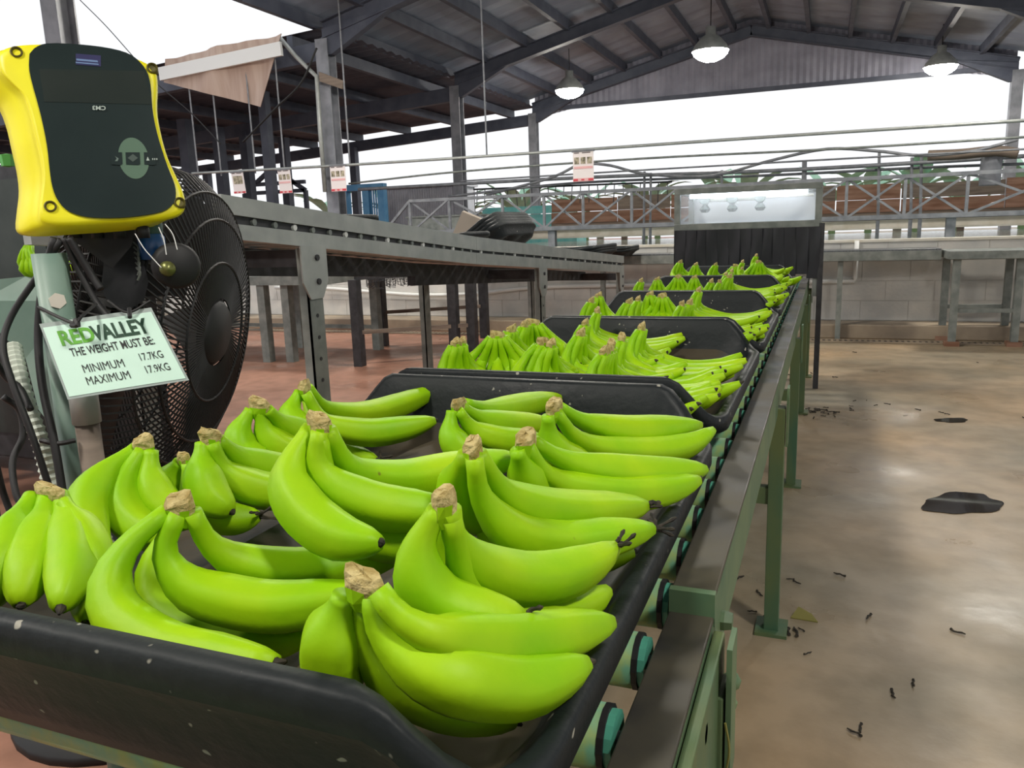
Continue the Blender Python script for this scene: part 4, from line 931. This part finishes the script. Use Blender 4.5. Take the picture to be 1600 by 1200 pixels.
# motor of the tag line: small cable reel and blue bottle near the post
t = thing('blue_bottle', 'small blue bottle hung by wire beneath the indicator', 'bottle', tuple(sp(240, 405, 1.3)))
m = MB(); m.lathe(sp(240, 406, 1.3), (0, 0, 1), [(0, 0), (.020, .001), (.021, .02), (.021, .036), (.018, .042)], 16); m.build('body', mat('blue_plastic', (.02, .10, .30), rough=.3), t, smooth=True)
m = MB(); m.lathe(sp(240, 406, 1.3) + V(0, 0, .042), (0, 0, 1), [(.019, 0), (.02, .02), (.016, .03), (0, .032)], 16); m.build('cap', mat('dark_teal', (.02, .07, .06)), t, smooth=True)
t = thing('cable_reel', 'small black reel with wire below the yellow indicator', 'reel', tuple(sp(275, 425, 1.24)))
rx = V(.75, -.65, 0).normalized(); m = MB(); m.lathe(sp(275, 415, 1.25), rx, [(0, -.03), (.034, -.03), (.036, -.02), (.036, .012), (.030, .02), (0, .02)], 22); m.build('drum', M_rubber, t, smooth=True)
m = MB(); m.lathe(sp(262, 420, 1.22), rx, [(0, .012), (.010, .010), (.012, 0), (.012, -.012)], 14); m.build('hub_nut', mat('brass_nut', (.16, .17, .05), rough=.35, metal=.5), t, smooth=True)
for pth in ([(211, 365), (225, 388), (240, 405), (252, 418)], [(258, 350), (270, 366), (277, 390)], [(248, 355), (256, 375), (260, 398)]):
    m = MB(); m.tube(smooth_path([sp(x, y, 1.2) for x, y in pth], 10), .0008, 5); m.build('wire', M_white, t)
t = thing('grinding_guard', 'black ribbed plastic cowl hanging beside the fan cage', 'cowl', tuple(sp(195, 480, 1.28)))
m = MB(); m.prism([sp(x, y, 1.29) for x, y in ((166,372),(215,365),(222,400),(232,440),(225,470),(200,485),(172,480),(158,450))], ray(195, 430)/F*.06); m.build('shell', M_blacksteel, t)
for k in range(6):
    m = MB(); m.tube(smooth_path([sp(208 + k*1.0, 378 + k*8, 1.285), sp(216 + k*.6, 386 + k*8, 1.283), sp(215, 398 + k*8, 1.285)], 6), .0018, 5); m.build('rib', M_galvdark, t)

# ================================================================== LAMPS
me_ = bpy.data.materials.new('lamp_glow'); me_.use_nodes = True; nb = me_.node_tree.nodes['Principled BSDF']; nb.inputs['Base Color'].default_value = (1, 1, 1, 1); nb.inputs['Emission Color'].default_value = (1, .95, .86, 1); nb.inputs['Emission Strength'].default_value = LAMP
LP = [atZ(890, 141, 3.35), atZ(1110, 80, 3.35), atZ(1470, 104, 3.35)]
lamps = [(LP[0], 'high bay lamp hanging closest to the left columns under the roof'), (LP[1], 'high bay lamp hanging near the roof ridge'), (LP[2], 'high bay lamp hanging by the right end column'),
         (V(-4.3, 6.4, 3.35), None), (V(-1.62, 4.9, 3.35), None), (V(1.62, 7.7, 3.35), None), (V(-1.62, -.9, 3.35), None), (V(1.62, .2, 3.35), None), (V(-4.3, -.2, 3.35), None)]
proto = None
for p, lab in lamps:
    lab = lab or 'high bay lamp hanging from the roof over the conveyor aisle'
    if proto is None:
        t = thing('high_bay_lamp', lab, 'lamp', tuple(p), 'high bay lamps'); proto = t
        m = MB(); m.lathe(p, (0, 0, 1), [(0, -.14), (.09, -.132), (.17, -.10), (.23, -.05), (.25, 0), (.25, .012)], 32); g_ = m.build('diffuser', me_, t)
        for q_ in g_.data.polygons: pass
        m = MB(); m.lathe(p, (0, 0, 1), [(.256, -.004), (.258, 0), (.22, .08), (.12, .19), (.07, .22), (.07, .32), (.0, .33)], 32); m.build('reflector', M_galv, t, smooth=True)
        m = MB(); m.tube([p + V(0, 0, .3), p + V(0, 0, .30 + .02)], .01, 6); m.build('hook', M_galvdark, t)
    else: t = copy_tree(proto, p, label=lab)
    top_ = roofz(p.x) + .345; m = MB(); m.tube([p + V(0, 0, .31), V(p.x, p.y, top_)], .007, 6); ORG[t.name] = p; m.build('suspension_cord', M_rubber, t)

# ================================================================== FLOOR LITTER AND PUDDLES
mp_ = mat('puddle_water', (.03, .026, .024), rough=.03, spec=.6)
def puddle(cx, cy, rx_, ry_, px_label, seed):
    random.seed(seed); c = atZ(cx, cy, 0); ex = atZ(cx + rx_, cy, 0) - c; ey = atZ(cx, cy - ry_, 0) - c; m = MB(); n = 44; pts = []
    for i in range(n):
        a = 2*math.pi*i/n; k = 1 + .10*math.sin(3*a + seed) + .06*math.sin(7*a + 1) + random.uniform(-.012, .012); pts.append(c + ex*math.cos(a)*k + ey*math.sin(a)*k + V(0, 0, .0015))
    m.prism(pts[::-1], (0, 0, .0015)); tag(m.build('puddle', mp_), px_label, 'puddle')
puddle(1503, 787, 62, 16, 'dark shallow puddle with ragged edge on the concrete floor', 3)
puddle(1487, 657, 26, 3.5, 'thin sliver of water by the bright lamp reflection on the floor', 5)
random.seed(33); bits = []
for k in range(5):
    m = MB(); n = 5; pts = [V((i - 2)*.011, random.uniform(-.004, .004), .004 + random.uniform(0, .003)) for i in range(n)]; m.tube(pts, [.002, .0035, .003, .0028, .005], 5); b_ = m.build('flower_remnant', M_dark); bits.append(b_)
spots = [(1290+random.gauss(0, 22), 644+random.gauss(0, 5)) for _ in range(34)] + [(1250+random.gauss(0, 10), 690 + random.gauss(0, 40)) for _ in range(0)]
spots += [(1155,905),(1187,929),(1175,957),(1243,990),(1232,988),(1252,985),(1262,1022),(1357,966),(1496,989),(1395,1086),(1335,1147),(1345,1140),(1312,900),(1195,970),(1200,965),(1220,985),(1235,906),(1245,912),(1335,627),(1354,626),(1368,634),(1386,632),(1415,650),(1434,641),(1470,645),(1480,648),(1600,654),(1236,633),(1233,628),(1240,636),(1230,586),(1262,588),(1268,584),(1272,588),(1335,551),(1527,567),(1305,590),(1427,1070)]
first_used = set()
for i, (x, y) in enumerate(spots):
    b_ = bits[i % 5]; p = atZ(x, y, 0)
    if i % 5 not in first_used: first_used.add(i % 5); o = b_
    else: o = b_.copy(); COL.objects.link(o)
    o.location = (p.x, p.y, .0005); o.rotation_euler = (0, 0, random.uniform(0, 6.28)); s = random.uniform(.45, .85) * (1.5 if 985 < y < 995 and x < 1260 else 1); o.scale = (s, s, s)
    tag(o, 'tiny black dried flower remnant scattered on the concrete floor', 'debris', 'dried flower remnants on the floor')
p = atZ(1255, 966, 0); m = MB(); m.prism([p + V(-.03, -.012, .001), p + V(.035, -.016, .001), p + V(.02, 0, .012), p + V(-.012, .012, .022)], (0, 0, .003)); tag(m.build('leaf_scrap', mat('dry_leaf', (.20, .18, .04))), 'yellowish leaf scrap on the floor near the conveyor leg', 'leaf')
# tendrils and clipped scraps caught on the rail
for i, (pth, lab) in enumerate((([(1045, 1180), (1052, 1140), (1050, 1160), (1056, 1200)], 'curly pale tendril dangling from the near rail splice'), )):
    base = atX(1133, 1130, RXO + .02); m = MB(); m.tube(smooth_path([base, base + V(.004, 0, -.03), base + V(-.002, .003, -.08), base + V(.003, 0, -.16)], 14), .0012, 5); tag(m.build('tendril', mat('dry_leaf', (.2, .18, .04))), lab, 'tendril')

# ================================================================== OUTSIDE AND FAR LEFT
random.seed(9)
def leaf(m, base, az, ln, wd, rise, mi=0):
    d = V(math.cos(az), math.sin(az), 0); s = V(-d.y, d.x, 0); vs = []; fs = []; n = 6
    for i in range(n + 1):
        t_ = i/n; c = base + d*ln*t_*.8 + V(0, 0, rise*t_ - ln*.9*t_*t_*.55); w_ = wd*math.sin(math.pi*min(1, t_*.93 + .06))
        vs += [c - s*w_ + V(0, 0, w_*.25), c, c + s*w_ + V(0, 0, w_*.25)]
    for i in range(n):
        for j in (0, 1): a = i*3 + j; fs.append((a, a+1, a+4, a+3))
    m.add(vs, fs, mi)
plant0 = []
for k in range(3):
    t = thing('banana_plant', 'x', 'plant', (0, 0, 0)); m = MB(); m.tube([(0, 0, 0), (.03, 0, .8), (0, .02, 1.5)], [.10, .08, .05], 8); m.build('stem', mat('plant_stem', (.12, .2, .08)), t)
    for j in range(9): m = MB(); leaf(m, V(0, 0, 1.35), j*2.4 + k, random.uniform(1.1, 1.7), random.uniform(.16, .24), random.uniform(.7, 1.6)); m.build('leaf', M_leaf, t)
    plant0.append(t)
i = 0
for row in range(2):
    for k in range(11):
        x = -14 + k*2.0 + row*1.0 + random.uniform(-.2, .2); y = 21 + row*2.6 + random.uniform(-.3, .3); s = random.uniform(.95, 1.15)
        lab = 'haze-paled banana plant in the plantation row beyond the open end of the shed'
        if i < 3: o = plant0[i]; o.location = (x, y, 0); o.scale = (s,)*3
        else: o = copy_tree(plant0[i % 3], (x, y, 0), rz=random.uniform(0, 6.28), scale=s)
        o['label'] = lab; o['group'] = 'banana plants outside'; i += 1
# corrugated shed and blue frame
t = thing('corrugated_shed', 'small grey corrugated iron enclosure beside the left columns', 'shed', (-6.9, 12.9, 0))
m = MB(); n = 60; SY = 12.72; x0, x1 = atY(603, 320, SY).x, atY(714, 320, SY).x; zt_ = atY(660, 293, SY).z; vs = []
for k in range(n + 1): x = x0 + (x1 - x0)*k/n; vs += [(x, SY + (.03 if k % 2 else 0), 0), (x, SY + (.03 if k % 2 else 0), zt_)]
m.add(vs, [(2*k, 2*k+2, 2*k+3, 2*k+1) for k in range(n)]); m.build('front_wall', M_greymetal, t)
m = MB(); m.box((x0, 12.76, 0), (x0 + .03, 13.5, zt_)); m.box((x1 - .03, 12.76, 0), (x1, 13.5, zt_)); m.box((x0, 13.47, 0), (x1, 13.5, zt_)); m.build('side_wall', M_greymetal, t)
m = MB(); m.box((x0 - .05, 12.66, zt_), (x1 + .05, 13.55, zt_ + .04)); m.build('roof', M_greymetal, t)
t = thing('blue_rack', 'blue painted steel rack standing behind the sloping roller table', 'rack', (-8.3, 11.5, 0))
xa_, xb_ = atY(540, 300, 11.5).x, atY(601, 300, 11.5).x; zt_ = atY(570, 288, 11.5).z
for x in (xa_, (xa_*.45 + xb_*.55), xb_ - .05):
    m = MB(); m.box((x - .06, 11.44, 0), (x + .06, 11.56, zt_)); m.build('post', M_blue, t)
m = MB(); m.box((xa_, 11.42, zt_ - .1), (xb_, 11.58, zt_)); m.build('top_beam', M_blue, t)
for k in range(7):
    x = xa_*.4 + xb_*.6 + (xb_ - xa_)*.4*k/7; m = MB(); m.box((x - .012, 11.49, .4), (x + .012, 11.51, zt_ - .1)); m.build('bar', M_blue, t)
t = thing('walkway_step', 'dark grey walkway landing block behind the trays', 'step', (-5.3, 9, 0))
p, q_ = atY(637, 341, 9.3), atY(712, 352, 9.3); m = MB(); m.box((p.x, 9.3, 0), (q_.x + .3, 9.9, p.z)); m.build('block', M_galvdark, t); m = MB(); m.box((p.x - .02, 9.28, p.z), (q_.x + .32, 9.92, p.z + .02)); m.build('tread', M_galvdark, t)
# posts and machinery silhouettes at the far left
for i, (px_, w_, Y) in enumerate(((350, .16, 12), (425, .13, 10.2), (450, .16, 14), (300, .18, 11))):
    p = atY(px_, 300, Y); m = MB(); m.box((p.x - w_/2, Y - w_/2, 0), (p.x + w_/2, Y + w_/2, lz(p.x) - .05)); o = m.build('timber_post', M_roofsteel)
    tag(o, ['dark post behind the one-photo poster', 'short-bay dark post between the two left posters', 'dark post rising behind the second poster', 'dark post just past the fan cage'][i], 'post')
    m = MB(); m.box((p.x - w_, Y - w_, 0), (p.x + w_, Y + w_, .03)); m.build('base_plate', M_roofsteel, o)
t = thing('gantry_frame', 'dark trussed machine gantry behind the left posters', 'machine', (-10.5, 14, 0))
a, b = atY(385, 330, 13), atY(480, 330, 13); z0, z1 = atY(430, 300, 13).z, atY(430, 262, 13).z
for s_, e_ in (((a.x, z0), (b.x, z0)), ((a.x, z0 + .16), (b.x, z0 + .16)), ((a.x, z0), ((a.x + b.x)/2, z1)), ((b.x, z0), ((a.x + b.x)/2, z1)), (((a.x + b.x)/2, z0), ((a.x + b.x)/2, z1)), ((a.x, 0), (a.x, z0)), ((b.x, 0), (b.x, z0))):
    m = MB(); m.bar((s_[0], 13, s_[1]), (e_[0], 13, e_[1]), .07, .07, up=(0, 1, 0)); m.build('strut', M_roofsteel, t)
# brown tarpaulin hanging in the gap of the roof
t = thing('tarpaulin', 'brown tarpaulin sheet hung across the gap below the roof edge', 'tarpaulin', tuple(atY(330, 165, 8.5)))
cs = [(252, 128), (258, 92), (440, 52), (411, 168)]; A_, B_, C2, D_ = [atY(x, y, 8.5) for x, y in cs]; m = MB(); n = 14; vs = []
for j in range(n + 1):
    for i_ in range(n + 1):
        u, v = i_/n, j/n; p = B_.lerp(C2, u).lerp(A_.lerp(D_, u), v); vs.append(p + V(0, .05*math.sin(u*9 + v) + .03*math.sin(u*23), 0))
K = (n+1)**2; vs += [p + V(0, .01, 0) for p in vs]
m.add(vs, [(j*(n+1)+i_, j*(n+1)+i_+1, (j+1)*(n+1)+i_+1, (j+1)*(n+1)+i_) for j in range(n) for i_ in range(n)] + [(K + j*(n+1)+i_, K + (j+1)*(n+1)+i_, K + (j+1)*(n+1)+i_+1, K + j*(n+1)+i_+1) for j in range(n) for i_ in range(n)]); m.build('sheet', M_tarp, t, smooth=True)
m = MB(); m.bar(atY(250, 116, 8.42), atY(440, 76, 8.42), .04, .16); m.build('bright_strip', M_white, t)  # white bar standing in for the bright sky-lit strip
# pipe and junction plate on the third frame's left column
fx = XL + .02
m = MB(); pts = [atY(x, y, 8.62) for x, y in ((438, 60), (462, 88), (495, 120), (500, 200), (508, 300))]; m.tube(pts[:3] + pts[3:], .028, 8); tag(m.build('conduit_pipe', M_galv, smooth=True), 'pale bent conduit running down the left steel column', 'pipe')
m = MB(); m.prism([atY(498, 112, 8.60), atY(536, 126, 8.60), atY(534, 139, 8.60), atY(499, 127, 8.60)], (0, .05, 0)); tag(m.build('junction_plate', M_wood), 'small weathered board fixed across the left steel column', 'board')
pipe([(495, 75), (470, 130), (430, 170), (380, 222)], 8.45, .013, 'hanging_cable', 'thick cable drooping from the left column towards the dark lean-to', M_rubber, 'cable')
pipe([(246, 132), (300, 178), (345, 225)], 8.4, .008, 'guy_wire', 'thin wire slanting under the brown tarpaulin', M_rubber, 'wire')
pipe([(125, 0), (165, 40), (205, 85), (240, 125)], 8.4, .006, 'guy_wire', 'thin wire crossing the white sky above the yellow indicator', M_rubber, 'wire')
